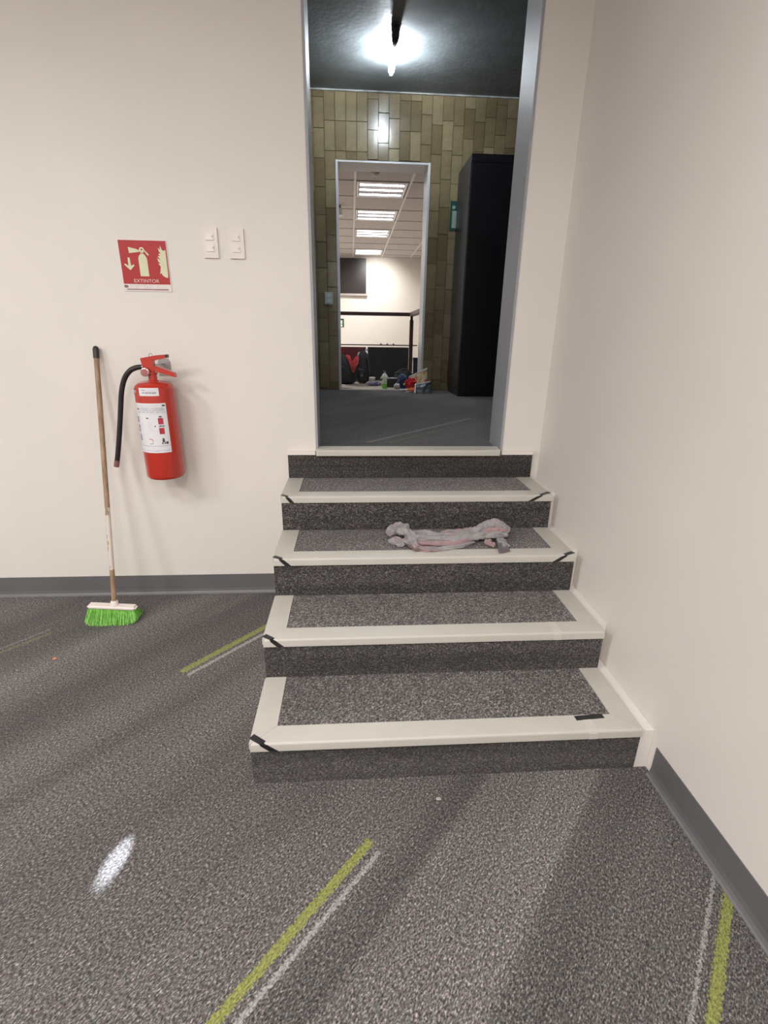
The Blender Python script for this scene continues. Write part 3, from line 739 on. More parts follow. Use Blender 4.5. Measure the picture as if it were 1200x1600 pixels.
# bottle
bt_y = 3.17; bxp = at('Z', HZ, 600, 606).x
bt = thing('plastic_bottle', 'clear bottle with green liquid standing on the far threshold floor', 'bottle', (bxp, bt_y, HZ))
CL = pmat('clear_bottle_plastic', (.80, .80, .74), .15, trans=.35, var=.03, bmp=0)
GL = pmat('green_liquid', (.10, .42, .04), .25, var=.05)
bm = bmesh.new(); lathe(bm, [(.028, .052), (.0285, .115), (.036, .128), (.034, .137), (.022, .158), (.011, .168), (.011, .176)], 24, (bxp, bt_y, HZ)); obj('upper_body', bm, CL, bt, smooth=True)
bm = bmesh.new(); lathe(bm, [(.026, .001), (.029, .006), (.029, .052)], 24, (bxp, bt_y, HZ)); obj('green_base', bm, GL, bt, smooth=True)['label'] = 'green liquid in the lower part of the bottle'
bm = bmesh.new(); lathe(bm, [(.013, .174), (.013, .19), (.011, .192)], 16, (bxp, bt_y, HZ)); obj('cap', bm, pmat('brown_cap', (.12, .07, .06), .4), bt, smooth=True)
for s in (-1, 1):
    bm = bmesh.new(); tube(bm, [(bxp+s*.027, bt_y, HZ+.13), (bxp+s*.042, bt_y, HZ+.12), (bxp+s*.04, bt_y, HZ+.105)], .006, 8); obj('grip', bm, CL, bt, smooth=True)
box('paper_label', (bxp-.014, bt_y-.031, HZ+.062), (bxp+.014, bt_y-.0285, HZ+.108), pmat('label_green', (.42, .52, .30), .5, var=.4, vscale=60), bt)
keep(bt)
# dark boxes and papers
t = thing('dark_box', 'small black box with loose paper, right behind the bottle', 'box', (.36, 3.36, HZ))
box('body', (.30, 3.30, HZ), (.41, 3.42, HZ+.095), BLK, t, bevel=.004)
box('flap', (.302, 3.285, HZ+.06), (.408, 3.30, HZ+.095), BLK, t, bevel=.002)
keep(t)
PAPER = pmat('white_paper', (.78, .75, .76), .7, var=.05)
def sheet(name, c, sx, sy, rot, label, curl=.012, m=PAPER, cat='paper'):
    bm = bmesh.new(); g = []
    for j in range(7):
        g.append([bm.verts.new((sx*(i/6-.5), sy*(j/6-.5), curl*(.5+.5*noise.noise(Vector((i*.4, j*.5, c[0]*9))))+.001)) for i in range(7)])
    for j in range(6):
        for i in range(6): bm.faces.new((g[j][i], g[j][i+1], g[j+1][i+1], g[j+1][i]))
    bmesh.ops.solidify(bm, geom=bm.faces[:], thickness=.0012)
    o = obj(name, bm, m, smooth=True); o.location = c; o.rotation_euler = (0, 0, rot); return tag(o, label, cat)
sheet('paper_sheet', (.372, 3.36, HZ+.096), .10, .06, .3, 'white paper lying on top of the small black box')
sheet('paper_sheet', (.48, 2.93, HZ+.001), .13, .09, -.15, 'white paper on the floor at the right of the doorway', .02)
sheet('paper_sheet', (.52, 2.78, HZ+.001), .10, .06, .2, 'white paper lying left of the grey plastic sack', .012)
sheet('dark_card', (-.17, 3.10, HZ+.008), .13, .035, -.15, 'dark strip of card on the threshold by the left jamb', .003, BLK, 'card')
sheet('paper_scrap', (-.205, 3.42, HZ+.001), .035, .04, .4, 'pale crumpled scrap beside the black holdall', .02, PAPER, 'paper')
# grey shoe-like pouch
bm = bmesh.new(); blob(bm, (.405, 3.14, HZ+.028), (.034, .045, .03), 2.6, .3, 3, 20, 12, seed=21)
tag(obj('grey_pouch', bm, pmat('pale_grey_fabric', (.34, .32, .34), .7, var=.5, vscale=30), smooth=True), 'small pale grey pouch between the bottle and the blue bundle', 'pouch')
# blue bundle
t = thing('blue_bundle', 'dark blue bundled jacket between bottle and red bag', 'clothing', (.47, 3.22, HZ))
NAVY = pmat('navy_fabric', (.012, .022, .09), .6, var=.5, vscale=14, bmp=.6, bdist=.004)
bm = bmesh.new(); blob(bm, (.475, 3.24, HZ+.07), (.062, .07, .085), 2.2, .35, 3.2, 32, 20, seed=31, taper=.2); obj('body', bm, NAVY, t, smooth=True)
bm = bmesh.new(); tube(bm, spline([(.445, 3.17, HZ+.135), (.46, 3.15, HZ+.155), (.485, 3.16, HZ+.15), (.50, 3.17, HZ+.12)]), .008, 8); obj('collar', bm, pmat('steel_blue', (.10, .16, .26), .5), t, smooth=True)
bm = bmesh.new(); blob(bm, (.495, 3.155, HZ+.05), (.018, .012, .014), 2.2, .2, 3, 14, 8, seed=33, flat=False); obj('tag', bm, pmat('lime_print', (.45, .55, .12), .5), t, smooth=True)
keep(t)
# red crinkled bag
rp = at('Y', 2.85, 642, 598)
t = thing('red_bag', 'crinkled red plastic bag with orange bottom before the printed bag', 'bag', (rp.x, 2.85, HZ))
bm = bmesh.new(); blob(bm, (rp.x, 2.85, HZ+.088), (.056, .036, .052), 2.2, .45, 4, 34, 22, seed=41, flat=False); obj('body', bm, pmat('red_plastic_film', (.62, .02, .03), .3, var=.4, vscale=12, bmp=.6, bdist=.004), t, smooth=True)
bm = bmesh.new(); blob(bm, (rp.x+.012, 2.83, HZ+.026), (.05, .035, .026), 2.2, .25, 4, 26, 12, seed=42); obj('orange_base', bm, pmat('orange_film', (.75, .16, .03), .4, var=.2, vscale=12), t, smooth=True)['label'] = 'orange lower part of the red bag'
keep(t)
# cream printed bag
def print_mat():
    m, nt, b = nmat('printed_cream_film')
    v = coords(nt); f = noise_n(nt, v, 26, 2, .5)
    c = ramp(nt, f, [(.42, (.60, .55, .42)), (.50, (.62, .58, .40)), (.56, (.62, .42, .08)), (.66, (.55, .12, .16))])
    L(nt, c, b.inputs['Base Color']); b.inputs['Roughness'].default_value = .35
    bump(nt, b, noise_n(nt, v, 30, 3), .6, .004); return m
def sack(bm, x0, x1, y, zb, ztl, ztr, dep, seed, lean=0):
    nu, nv = 18, 12; F_, B_ = [], []
    for j in range(nv+1):
        rf, rb = [], []
        for i in range(nu+1):
            u, v = i/nu, j/nv; zt_ = ztl*(1-u)+ztr*u; x = x0+(x1-x0)*u; z = zb+(zt_-zb)*v
            th = dep*(math.sin(math.pi*u)**.5)*(1-.75*v**2)+.002
            n_ = .012*noise.noise(Vector((u*4, v*4, seed)))
            sx = (u-.5)*-.015*v
            yy = y+lean*v
            rf.append(bm.verts.new((x+sx, yy-th/2+n_, z))); rb.append(bm.verts.new((x+sx, yy+th/2+n_, z)))
        F_.append(rf); B_.append(rb)
    for j in range(nv):
        for i in range(nu):
            bm.faces.new((F_[j][i], F_[j][i+1], F_[j+1][i+1], F_[j+1][i])); bm.faces.new((B_[j][i], B_[j+1][i], B_[j+1][i+1], B_[j][i+1]))
        bm.faces.new((F_[j][0], F_[j+1][0], B_[j+1][0], B_[j][0])); bm.faces.new((F_[j][nu], B_[j][nu], B_[j+1][nu], F_[j+1][nu]))
    for i in range(nu):
        bm.faces.new((F_[0][i], B_[0][i], B_[0][i+1], F_[0][i+1])); bm.faces.new((F_[nv][i], F_[nv][i+1], B_[nv][i+1], B_[nv][i]))
a = at('Y', 2.95, 638, 588); b = at('Y', 2.95, 667, 576)
t = thing('printed_bag', 'cream plastic bag with yellow and pink print leaning at the right jamb', 'bag', ((a.x+b.x)/2, 2.93, HZ))
bm = bmesh.new(); sack(bm, a.x, b.x+.012, 2.945, HZ, a.z-.01, b.z+.005, .05, 3, .015)
obj('body', bm, print_mat(), t, smooth=True)
bm = bmesh.new(); prism(bm, [(a.x+.012, 2.945, a.z-.012), (b.x, 2.945, b.z-.004), (b.x+.002, 2.945, b.z+.010), (a.x+.006, 2.945, a.z+.000)], (0, .006, 0)); obj('bag_rim', bm, PAPER, t)
keep(t)
a = at('Y', 2.74, 649, 600); b = at('Y', 2.74, 671, 597); c_ = at('Z', HZ, 676, 616)
t = thing('grey_sack', 'grey-blue plastic sack with white edge in front of the printed bag', 'bag', (a.x+.06, 2.74, HZ))
bm = bmesh.new(); sack(bm, a.x-.01, b.x+.03, 2.74, HZ, a.z, b.z, .07, 8, .035); obj('body', bm, pmat('grey_blue_film', (.05, .065, .075), .4, var=.5, vscale=11, bmp=.5, bdist=.004), t, smooth=True)
bm = bmesh.new(); ribbon(bm, [(a.x-.006, 2.715, HZ+.004), (a.x-.002, 2.73, a.z*.5+HZ*.5), (a.x+.002, 2.76, a.z), ((a.x+b.x)/2, 2.755, (a.z+b.z)/2-.004), (b.x+.01, 2.76, b.z+.004)], [(0, -1, 0)]*5, [(1, 0, 0), (1, 0, 0), (.7, 0, .7), (0, 0, 1), (0, 0, 1)], .012, .002)
obj('white_edge', bm, PAPER, t)
keep(t)
# dark grey container right of the post
a = at('Y', 4.55, 646, 559)
t = thing('grey_container', 'dark grey glossy container right of the railing post', 'container', (a.x+.08, 4.6, HZ))
box('body', (a.x, 4.56, HZ), (a.x+.22, 4.75, a.z-.02), pmat('dark_gloss', (.035, .035, .05), .2), t, bevel=.012)
box('lid', (a.x-.006, 4.553, a.z-.02), (a.x+.226, 4.757, a.z), MATS['dark_gloss'], t, bevel=.006)
keep(t)
# low black shoulder bag before the case
bm = bmesh.new(); blob(bm, (.56, 3.95, HZ+.07), (.12, .08, .075), 2.8, .15, 3, 28, 16, seed=51)
t = thing('black_pouch', 'low black shoulder bag against the right end of the case', 'bag', (.56, 3.95, HZ))
obj('body', bm, BLK, t, smooth=True)
bm = bmesh.new(); tube(bm, spline([(.47, 3.90, HZ+.13), (.53, 3.87, HZ+.17), (.60, 3.88, HZ+.165), (.65, 3.92, HZ+.12)]), .006, 6); obj('strap', bm, DGREY, t, smooth=True)
keep(t)

# ------------------------------------------------------------------ extinguisher sign
SX0, SX1, SZ0, SZ1 = -1.137, -.926, 1.563, 1.771
t = thing('extinguisher_sign', 'red square EXTINTOR sign with extinguisher, arrow and flame', 'sign', ((SX0+SX1)/2, 0, SZ0))
SRED = pmat('sign_red', (.40, .014, .018), .5, var=.04); SWHT = pmat('sign_white', (.72, .66, .64), .4); SLUM = pmat('sign_luminous', (.66, .66, .46), .5, var=.03)
box('backing', (SX0, -.0035, SZ0), (SX1, -.0005, SZ1), SWHT, t, bevel=.0008)
box('red_panel', (SX0+.002, -.0045, SZ0+.030), (SX1-.003, -.0035, SZ1-.001), SRED, t)
def sign_poly(name, pts, m=SLUM, y=-.0056, par=None):
    w_, h_ = SX1-SX0, SZ1-SZ0
    bm = bmesh.new(); prism(bm, [(SX0+u*w_, y, SZ0+v*h_) for u, v in pts], (0, .0011, 0)); return obj(name, bm, m, par or t)
# extinguisher pictogram
def arc(cx, cy, r, a0, a1, n=8): return [(cx+r*math.cos(math.radians(a0+(a1-a0)*i/n)), cy+r*math.sin(math.radians(a0+(a1-a0)*i/n))) for i in range(n+1)]
sign_poly('extinguisher_symbol', [(.385, .30), (.565, .30), (.565, .62), (.555, .67), (.53, .71), (.495, .745), (.475, .76), (.45, .745), (.405, .70), (.385, .65)])
ring = arc(.475, .815, .052, -60, 240, 14)
sign_poly('extinguisher_symbol', ring+[(.44, .74), (.50, .74)])
sign_poly('extinguisher_symbol', [(.43, .80), (.43, .775), (.37, .765), (.21, .745), (.20, .865), (.36, .83)])
sign_poly('extinguisher_symbol', [(.515, .80), (.535, .81), (.61, .73), (.60, .705), (.585, .71)])
sign_poly('symbol_eye', arc(.475, .82, .02, 0, 337, 10), SRED, -.0062)
sign_poly('arrow', [(.165, .66), (.205, .66), (.215, .50), (.265, .53), (.29, .51), (.19, .415), (.075, .52), (.095, .545), (.16, .50)])
sign_poly('flame', [(.965, .83), (.93, .80), (.89, .83), (.865, .90), (.855, .86), (.86, .82), (.815, .86), (.83, .79), (.86, .755), (.81, .745), (.84, .70), (.79, .705), (.82, .655), (.85, .63), (.80, .645), (.775, .67), (.79, .60), (.835, .55), (.785, .565), (.81, .52), (.83, .50), (.815, .42), (.80, .35), (.835, .37), (.845, .325), (.90, .29), (.955, .275), (.965, .35)])
cu = bpy.data.curves.new('lettering', 'FONT'); cu.body = 'EXTINTOR'; cu.size = .0205; cu.extrude = .0004; cu.align_x = 'CENTER'
to = bpy.data.objects.new('tmp', cu); COL.objects.link(to)
dg = bpy.context.evaluated_depsgraph_get(); me = bpy.data.meshes.new_from_object(to.evaluated_get(dg)); bpy.data.objects.remove(to)
me.materials.clear(); me.materials.append(pmat('sign_letter', (.72, .55, .50), .5))
le = bpy.data.objects.new('lettering', me); COL.objects.link(le); le.parent = t
le.matrix_basis = Matrix.Translation((SX0+.104, -.0052, SZ0+.0365)) @ Matrix.Rotation(math.pi/2, 4, 'X') @ Matrix.Diagonal((1.12, 1, 1, 1))
sign_poly('emblem', [(.05+.045*math.cos(a_/12*6.283), .095+.03*math.sin(a_/12*6.283)) for a_ in range(12)], pmat('emblem_ink', (.22, .12, .14), .5), -.0044)
sign_poly('footer_line', [(.06, .028), (.93, .028), (.93, .052), (.06, .045)], pmat('footer_ink', (.30, .16, .18), .5), -.0044)
keep(t)

# ------------------------------------------------------------------ light switches
PL = pmat('ivory_switch_plastic', (.76, .70, .65), .3, var=.02); SLOT = pmat('switch_mark', (.2, .17, .15), .6)
def switch(x0, x1, z0, z1, label, up):
    t = thing('light_switch', label, 'switch', ((x0+x1)/2, 0, z0), 'double switch plates beside the opening')
    box('plate', (x0, -.010, z0), (x1, -.0005, z1), PL, t, bevel=.0025)
    for i, tilt in enumerate(up):
        cx = (x0+x1)/2-.001; cz = z0+(z1-z0)*(.32+.37*i); wv, hv = .017, .0145
        bm = bmesh.new()
        prism(bm, [(cx-wv, -.0095, cz-hv), (cx-wv, -.0095-.0055, cz-hv+.001), (cx-wv, -.0095-.003, cz+hv), (cx-wv, -.0095, cz+hv)], (2*wv, 0, 0))
        k = obj('rocker', bm, PL, t, bevel=.001)
        box('mark', (cx+wv-.0055, -.0146, cz-.003), (cx+wv-.003, -.0125, cz+.005), SLOT, k)
    keep(t)
switch(-.764, -.699, 1.706, 1.829, 'ivory double light switch nearer the red sign', (0, 1))
switch(-.650, -.583, 1.706, 1.827, 'ivory double light switch nearer the tall opening', (1, 0))

# ------------------------------------------------------------------ fire extinguisher
EX, EY, ER = -1.024, -.115, .0875
t = thing('fire_extinguisher', 'red wall-hung fire extinguisher with black hose and white label', 'extinguisher', (EX, EY, .70))
ERED = pmat('extinguisher_red', (.45, .026, .013), .28, var=.05, vscale=4, coat=.35, bmp=.02)
bm = bmesh.new()
prof = [(.070, .722), (.080, .720), (ER-.002, .726), (ER, .735), (ER, 1.135)]
for i in range(1, 11):
    a = math.pi/2*i/10; prof.append((.028+(ER-.028)*math.cos(a)**.8 if i < 10 else .024, 1.135+.040*math.sin(a)))
lathe(bm, prof, 64, (EX, EY, 0)); body = obj('cylinder', bm, ERED, t, smooth=True)
bm = bmesh.new(); lathe(bm, [(.0245, 1.170), (.0245, 1.178), (.019, 1.180), (.019, 1.205), (.023, 1.207), (.023, 1.214)], 28, (EX, EY, 0)); obj('neck', bm, ERED, t, smooth=True)
# print on curved labels: cell colour per small face
def wrap(name, th0, th1, z0, z1, r, nx, nz, fn, mats):
    bm = bmesh.new(); V = []
    for j in range(nz+1):
        V.append([bm.verts.new((EX+r*math.sin(th0+(th1-th0)*i/nx), EY-r*math.cos(th0+(th1-th0)*i/nx), z0+(z1-z0)*j/nz)) for i in range(nx+1)])
    for j in range(nz):
        for i in range(nx):
            f = bm.faces.new((V[j][i], V[j][i+1], V[j+1][i+1], V[j+1][i])); f.material_index = fn((i+.5)/nx, (j+.5)/nz)
            f.smooth = True
    o = obj(name, bm, None, t, mats=mats, smooth=True); return o
LW = pmat('label_white', (.74, .73, .76), .35, var=.02); LK = pmat('label_black', (.05, .05, .06), .4); LG = pmat('label_grey', (.42, .42, .46), .4); LR = pmat('label_red', (.45, .03, .06), .4); LB = pmat('label_blue', (.22, .22, .42), .4); LP = pmat('label_pale_grey', (.60, .60, .64), .4)
rr = random.Random(3)
txt = {}
def big(u, v):
    # u 0..1 left to right (label angle), v 0..1 bottom to top
    def inr(a, b, c, d): return a <= u <= b and c <= v <= d
    if inr(.90, .97, .935, .965): return 1
    if inr(.20, .28, .86, .895) and u+v*1.2 < 1.33: return 1
    if .845 < v < .915 and .30 < u < .96: return 5 if rr.random() < .75 else 2
    if .815 < v < .83 and u > .2: return 2 if rr.random() < .6 else 0
    if .93 < v < .97 and .3 < u < .8: return 5 if rr.random() < .5 else 0
    if .78 < v < .795 and .3 < u: return 5 if rr.random() < .7 else 0
    if inr(.76, .89, .585, .71): return 3
    if inr(.79, .86, .71, .75): return 1 if v > .725 else 2
    if inr(.76, .89, .385, .51): return 3
    if inr(.76, .90, .53, .56): return 1 if rr.random() < .6 else 2
    if inr(.66, .70, .53, .565): return 1
    if inr(.47, .54, .70, .72): return 1
    if inr(.50, .62, .44, .62) and rr.random() < .3: return 5
    if inr(.46, .58, .63, .69) and rr.random() < .15: return 5
    for (a, b, c, d) in ((.06, .22, .60, .73), (.08, .22, .42, .56), (.10, .24, .24, .37)):
        if inr(a, b, c, d): return 4 if rr.random() < .55 else (1 if rr.random() < .3 else 5)
    # walking figure and hose figure
    if (u-.835)**2/.0006+(v-.285)**2/.0003 < 1 or inr(.80, .86, .22, .27) or inr(.79, .82, .175, .22) or inr(.85, .88, .175, .22) or inr(.89, .94, .18, .23): return 1
    if (.0022 < (u-.52)**2*.8+(v-.235)**2 < .0038 and u > .49) or inr(.50, .56, .185, .20): return 3 if v > .23 else 2
    if .135 < v < .15: return 2
    if .035 < v < .06: return 5 if rr.random() < .8 else 0
    if .09 < v < .105 and .4 < u < .6: return 5
    return 0
zl0, zl1 = at('Y', -.19, 240, 707).z, at('Y', -.19, 240, 630).z
wrap('instruction_label', math.radians(-72), math.radians(46), zl0, zl1, ER+.0008, 72, 96, big, [LW, LK, LG, LR, LB, LP])
zs0, zs1 = at('Y', -.19, 235, 618.5).z, at('Y', -.19, 235, 606).z
def small(u, v):
    if .12 < u < .36 and .62 < v < .82: return 2
    if .45 < u < .86 and .66 < v < .74: return 5
    if .16 < u < .86 and .28 < v < .52: return 2 if rr.random() < .75 else 1
    return 0
wrap('serial_label', math.radians(-27), math.radians(31), zs0, zs1, ER+.0008, 30, 14, small, [LW, LK, LG, LR, LB, LP])
wrap('side_emblem', math.radians(-62), math.radians(-42), zs0+.006, zs1-.006, ER+.0006, 10, 8, lambda u, v: 0 if abs(v-.5) > .2 else 1, [pmat('faded_emblem', (.30, .09, .10), .4), LG])
# valve, levers, gauge, hose
bm = bmesh.new(); hx = EX-.008
prism(bm, [(hx-.022, EY-.014, 1.212), (hx+.018, EY-.014, 1.212), (hx+.022, EY-.014, 1.25), (hx+.020, EY-.014, 1.272), (hx-.032, EY-.014, 1.274), (hx-.026, EY-.014, 1.235)], (0, .028, 0))
obj('valve_body', bm, ERED, t, bevel=.002)
bm = bmesh.new(); prism(bm, [(hx-.030, EY-.012, 1.258), (hx-.030, EY-.012, 1.276), (hx+.04, EY-.012, 1.289), (hx+.088, EY-.012, 1.293), (hx+.088, EY-.012, 1.279), (hx+.035, EY-.012, 1.268), (hx+.0, EY-.012, 1.256)], (0, .024, 0))
lv = obj('carrying_handle', bm, ERED, t, bevel=.002)
box('handle_tip', (hx+.080, EY-.0122, 1.2795), (hx+.0885, EY+.0122, 1.2925), BLACK_TAPE, lv)
bm = bmesh.new(); prism(bm, [(hx+.012, EY-.013, 1.240), (hx+.03, EY-.013, 1.243), (hx+.112, EY-.013, 1.213), (hx+.114, EY-.013, 1.193), (hx+.10, EY-.013, 1.196), (hx+.016, EY-.013, 1.222)], (0, .026, 0))
obj('squeeze_lever', bm, ERED, t, bevel=.002)
bm = bmesh.new(); lathe(bm, [(.0195, 0), (.0195, -.010), (.017, -.012)], 24, (EX-.020, EY-.024, 1.216), 'Y'); g = obj('pressure_gauge', bm, pmat('gauge_steel', (.45, .42, .42), .25, .7), t, smooth=True)
bm = bmesh.new(); lathe(bm, [(.015, -.012), (.015, -.0132)], 24, (EX-.020, EY-.024, 1.216), 'Y'); obj('gauge_face', bm, pmat('gauge_face_red', (.36, .12, .12), .3), g)
bm = bmesh.new(); lathe(bm, [(.007, 0), (.007, -.026)], 12, (EX-.016, EY, 1.218), 'Y'); obj('gauge_stem', bm, MATS['gauge_steel'], g)
bm = bmesh.new()
ringp = [(hx+.012+.008*math.cos(a_*.5236), EY, 1.287+.009*math.sin(a_*.5236)) for a_ in range(13)]
tube(bm, ringp, .0012, 6); obj('safety_pin', bm, MATS['gauge_steel'], t)
hy = EY-.012
hp = [at('Y', EY, 222, 573.5), at('Y', EY-.004, 213, 574.5), at('Y', hy, 203, 579.5), at('Y', hy, 194.5, 592), at('Y', hy, 190, 612), at('Y', hy, 188.5, 640), at('Y', hy, 187, 670), at('Y', hy, 185, 700), at('Y', hy, 183, 722)]
sp_ = spline(hp, 8)
bm = bmesh.new(); tube(bm, sp_, .0115, 14); obj('hose', bm, pmat('black_rubber_hose', (.012, .008, .012), .45), t, smooth=True)
bm = bmesh.new(); p0 = at('Y', EY, 226, 573.5); tube(bm, [p0, hp[0], at('Y', EY-.002, 217, 574)], .010, 12); obj('hose_coupling', bm, pmat('pinkish_steel', (.50, .42, .44), .3, .6), t, smooth=True)
bm = bmesh.new(); e0 = at('Y', hy, 183.2, 719); e1 = at('Y', hy, 182, 729); tube(bm, [e0, e1], .0122, 14); obj('nozzle_ring', bm, pmat('brown_red_plastic', (.20, .09, .09), .4), t, smooth=True)
# wall hook plate
bm = bmesh.new(); prism(bm, [(EX-.01, -.003, 1.19), (EX+.048, -.003, 1.19), (EX+.048, -.003, 1.255), (EX+.04, -.003, 1.27), (EX+.0, -.003, 1.27), (EX-.01, -.003, 1.255)], (0, .0025, 0))
bx(bm, (EX+.008, EY+.014, 1.244), (EX+.020, -.003, 1.249)); bx(bm, (EX-.015, EY+.010, 1.244), (EX+.020, EY+.018, 1.249))
obj('wall_hook', bm, pmat('galvanised_steel', (.42, .42, .42), .4, .6), t)
keep(t)

# ------------------------------------------------------------------ broom
HB = Vector((-1.312, -.268, .098)); HT = Vector((-1.301, -.020, 1.322))
t = thing('broom', 'broom with wooden stick and green bristles leaning on the wall', 'broom', (HB.x, HB.y, 0))
def stick_mat():
    m, nt, b = nmat('worn_wooden_stick')
    v = coords(nt, (6, 6, 1)); f = noise_n(nt, v, 9, 4, .6)
    c = ramp(nt, f, [(.3, (.22, .14, .085)), (.7, (.42, .29, .19))])
    tc = nt.nodes.new('ShaderNodeTexCoord'); sx = nt.nodes.new('ShaderNodeSeparateXYZ'); L(nt, tc.outputs['Object'], sx.inputs[0])
    # remains of white paint between about 0.28 and 0.60 m above the floor
    zz = sx.outputs[2]; band = math_n(nt, 'MULTIPLY', math_n(nt, 'GREATER_THAN', zz, .27), math_n(nt, 'LESS_THAN', zz, .575))
    p_ = noise_n(nt, coords(nt, (3, 3, .8)), 14, 3, .6)
    msk = math_n(nt, 'MULTIPLY', band, math_n(nt, 'GREATER_THAN', p_, .44))
    c = mixc(nt, msk, c, (.66, .58, .52)); L(nt, c, b.inputs['Base Color']); b.inputs['Roughness'].default_value = .55
    return m
dirn = (HT-HB).normalized()
bm = bmesh.new(); tube(bm, [HB, HB+(HT-HB)*.5, HT-dirn*.02], .0115, 16); obj('stick', bm, stick_mat(), t, smooth=True)
bm = bmesh.new(); tube(bm, [HT-dirn*.055, HT-dirn*.012, HT-dirn*.003, HT+dirn*.001], [.0135, .0135, .010, .004], 16); obj('end_cap', bm, pmat('black_rubber_cap', (.02, .018, .018), .5), t, smooth=True)
WP = pmat('cream_broom_plastic', (.78, .70, .66), .4, var=.02)
bm = bmesh.new(); tube(bm, [HB-dirn*.012, HB+dirn*.008, HB+dirn*.012], [.021, .017, .0155], 18); obj('socket', bm, WP, t, smooth=True)
# head block, slightly tilted down to the right
hc = Vector((-1.322, -.272, .079)); HLn = .118
bm = bmesh.new(); bx(bm, (-HLn, -.028, -.011), (HLn, .028, .011))
for v in bm.verts:
    if abs(v.co.x) > .1: v.co.y *= .8
bmesh.ops.bevel(bm, geom=bm.edges[:], offset=.009, segments=3, affect='EDGES')
for v in bm.verts:
    v.co.z += .006*(1-(v.co.x/HLn)**2); v.co = Matrix.Rotation(math.radians(4.5), 3, 'Y') @ v.co; v.co += hc
obj('head_block', bm, WP, t, smooth=True)
rb = random.Random(11); bm = bmesh.new(); rotm = Matrix.Rotation(math.radians(4.5), 3, 'Y')
def bristle(bm, p, d, ln, bend, w_):
    side = Vector((1, 0, 0)).cross(d).normalized() if rb.random() < .5 else Vector((1, 0, 0))
    pr = None
    for s in range(4):
        k = s/3; q = p+d*ln*k+bend*(k*k)
        q.z = max(q.z, .001)
        ww = w_*(1-.35*k)
        cur = [bm.verts.new(q-side*ww), bm.verts.new(q+side*ww), bm.verts.new(q+side.cross(d)*ww*1.5)]
        if pr:
            for a_ in range(3): bm.faces.new((pr[a_], pr[(a_+1) % 3], cur[(a_+1) % 3], cur[a_]))
        pr = cur
for n_ in range(5200):
    u = rb.uniform(-1, 1); v = rb.uniform(-1, 1)
    p = rotm @ Vector((u*HLn*.93, v*.021, -.010)) + hc
    d = Vector((u*(.62 if u > 0 else .38)*abs(u)**.8+rb.gauss(0, .05), v*.35+rb.gauss(0, .06), -1)).normalized()
    ln = (p.z-.002)/abs(d.z)*rb.uniform(.93, 1.04)*(1-.30*abs(u)**5)
    bristle(bm, p, d, ln, Vector((-u*.012*abs(u)+rb.gauss(0, .004), v*.014+rb.gauss(0, .004), 0)), .0008)
def bristle_mat():
    m, nt, b = nmat('bright_green_bristle')
    v = coords(nt, (1, 1, .1)); f = noise_n(nt, v, 140, 2, .5)
    L(nt, ramp(nt, f, [(.3, (.13, .43, .045)), (.7, (.36, .76, .17))]), b.inputs['Base Color']); b.inputs['Roughness'].default_value = .4
    b.inputs['Subsurface Weight'].default_value = .0
    return m
br = obj('bristles', bm, bristle_mat(), t); br['kind'] = 'stuff'
keep(t)

# ------------------------------------------------------------------ cleaning rag on the third step
def rag_mat():
    m, nt, b = nmat('grey_pink_rag')
    at_ = nt.nodes.new('ShaderNodeAttribute'); at_.attribute_name = 'edge'
    v = coords(nt); f = noise_n(nt, v, 20, 3, .6); w_ = noise_n(nt, v, 300, 2, .5)
    c = ramp(nt, f, [(.35, (.23, .215, .22)), (.6, (.335, .315, .32))])
    pk = math_n(nt, 'GREATER_THAN', at_.outputs['Fac'], .5)
    n2 = math_n(nt, 'GREATER_THAN', noise_n(nt, v, 11, 2, .5), .60)
    c = mixc(nt, math_n(nt, 'MULTIPLY', math_n(nt, 'MAXIMUM', pk, math_n(nt, 'MULTIPLY', n2, .7)), .75), c, (.36, .205, .215))
    L(nt, c, b.inputs['Base Color']); b.inputs['Roughness'].default_value = .95; b.inputs['Sheen Weight'].default_value = .2
    bump(nt, b, w_, .5, .001); return m
Z3 = ZS[2]
bm = bmesh.new(); lay = bm.verts.layers.float.new('edge'); rg = random.Random(5)
def roll(path, hts, wid, thick, seed, pink=False, nseg=46, nr=22):
    """one fold of the cloth: a flattened, wrinkled roll; path in photo pixels on the tread, hts = height of its axis"""
    P = [at('Z', Z3+h, x, y) for (x, y), h in zip(path, hts)]
    C_ = spline(P, max(2, nseg//(len(P)-1))); n = len(C_); prev = None
    for i, c0 in enumerate(C_):
        t_ = (C_[min(i+1, n-1)]-C_[max(i-1, 0)]).normalized(); side = t_.cross(Vector((0, 0, 1))).normalized(); up = side.cross(t_).normalized()
        f = i/(n-1); k = max(.12, min(1, f*7, (1-f)*7))**.6
        w_, h_ = wid*k*(1+.18*noise.noise(Vector((f*5, seed, 1)))), thick*k*(1+.25*noise.noise(Vector((f*6, seed, 7))))
        ring = []
        for r_ in range(nr):
            a = 2*math.pi*r_/nr
            q = c0+side*math.cos(a)*w_+up*math.sin(a)*h_
            q += (side*math.cos(a)+up*math.sin(a))*(.0050*noise.noise(q*70+Vector((seed, 0, 0)))+.0035*math.sin(a*3+f*9+seed))
            q.z = max(q.z, Z3+.0012+.0008*math.sin(a)); vt = bm.verts.new(q)
            vt[lay] = 1.0 if pink and noise.noise(q*22+Vector((0, seed, 0))) > -.15 else 0.; ring.append(vt)
        if prev:
            for r_ in range(nr): bm.faces.new((prev[r_], prev[(r_+1) % nr], ring[(r_+1) % nr], ring[r_]))
        else: bm.faces.new(ring[::-1])
        prev = ring
    bm.faces.new(prev)
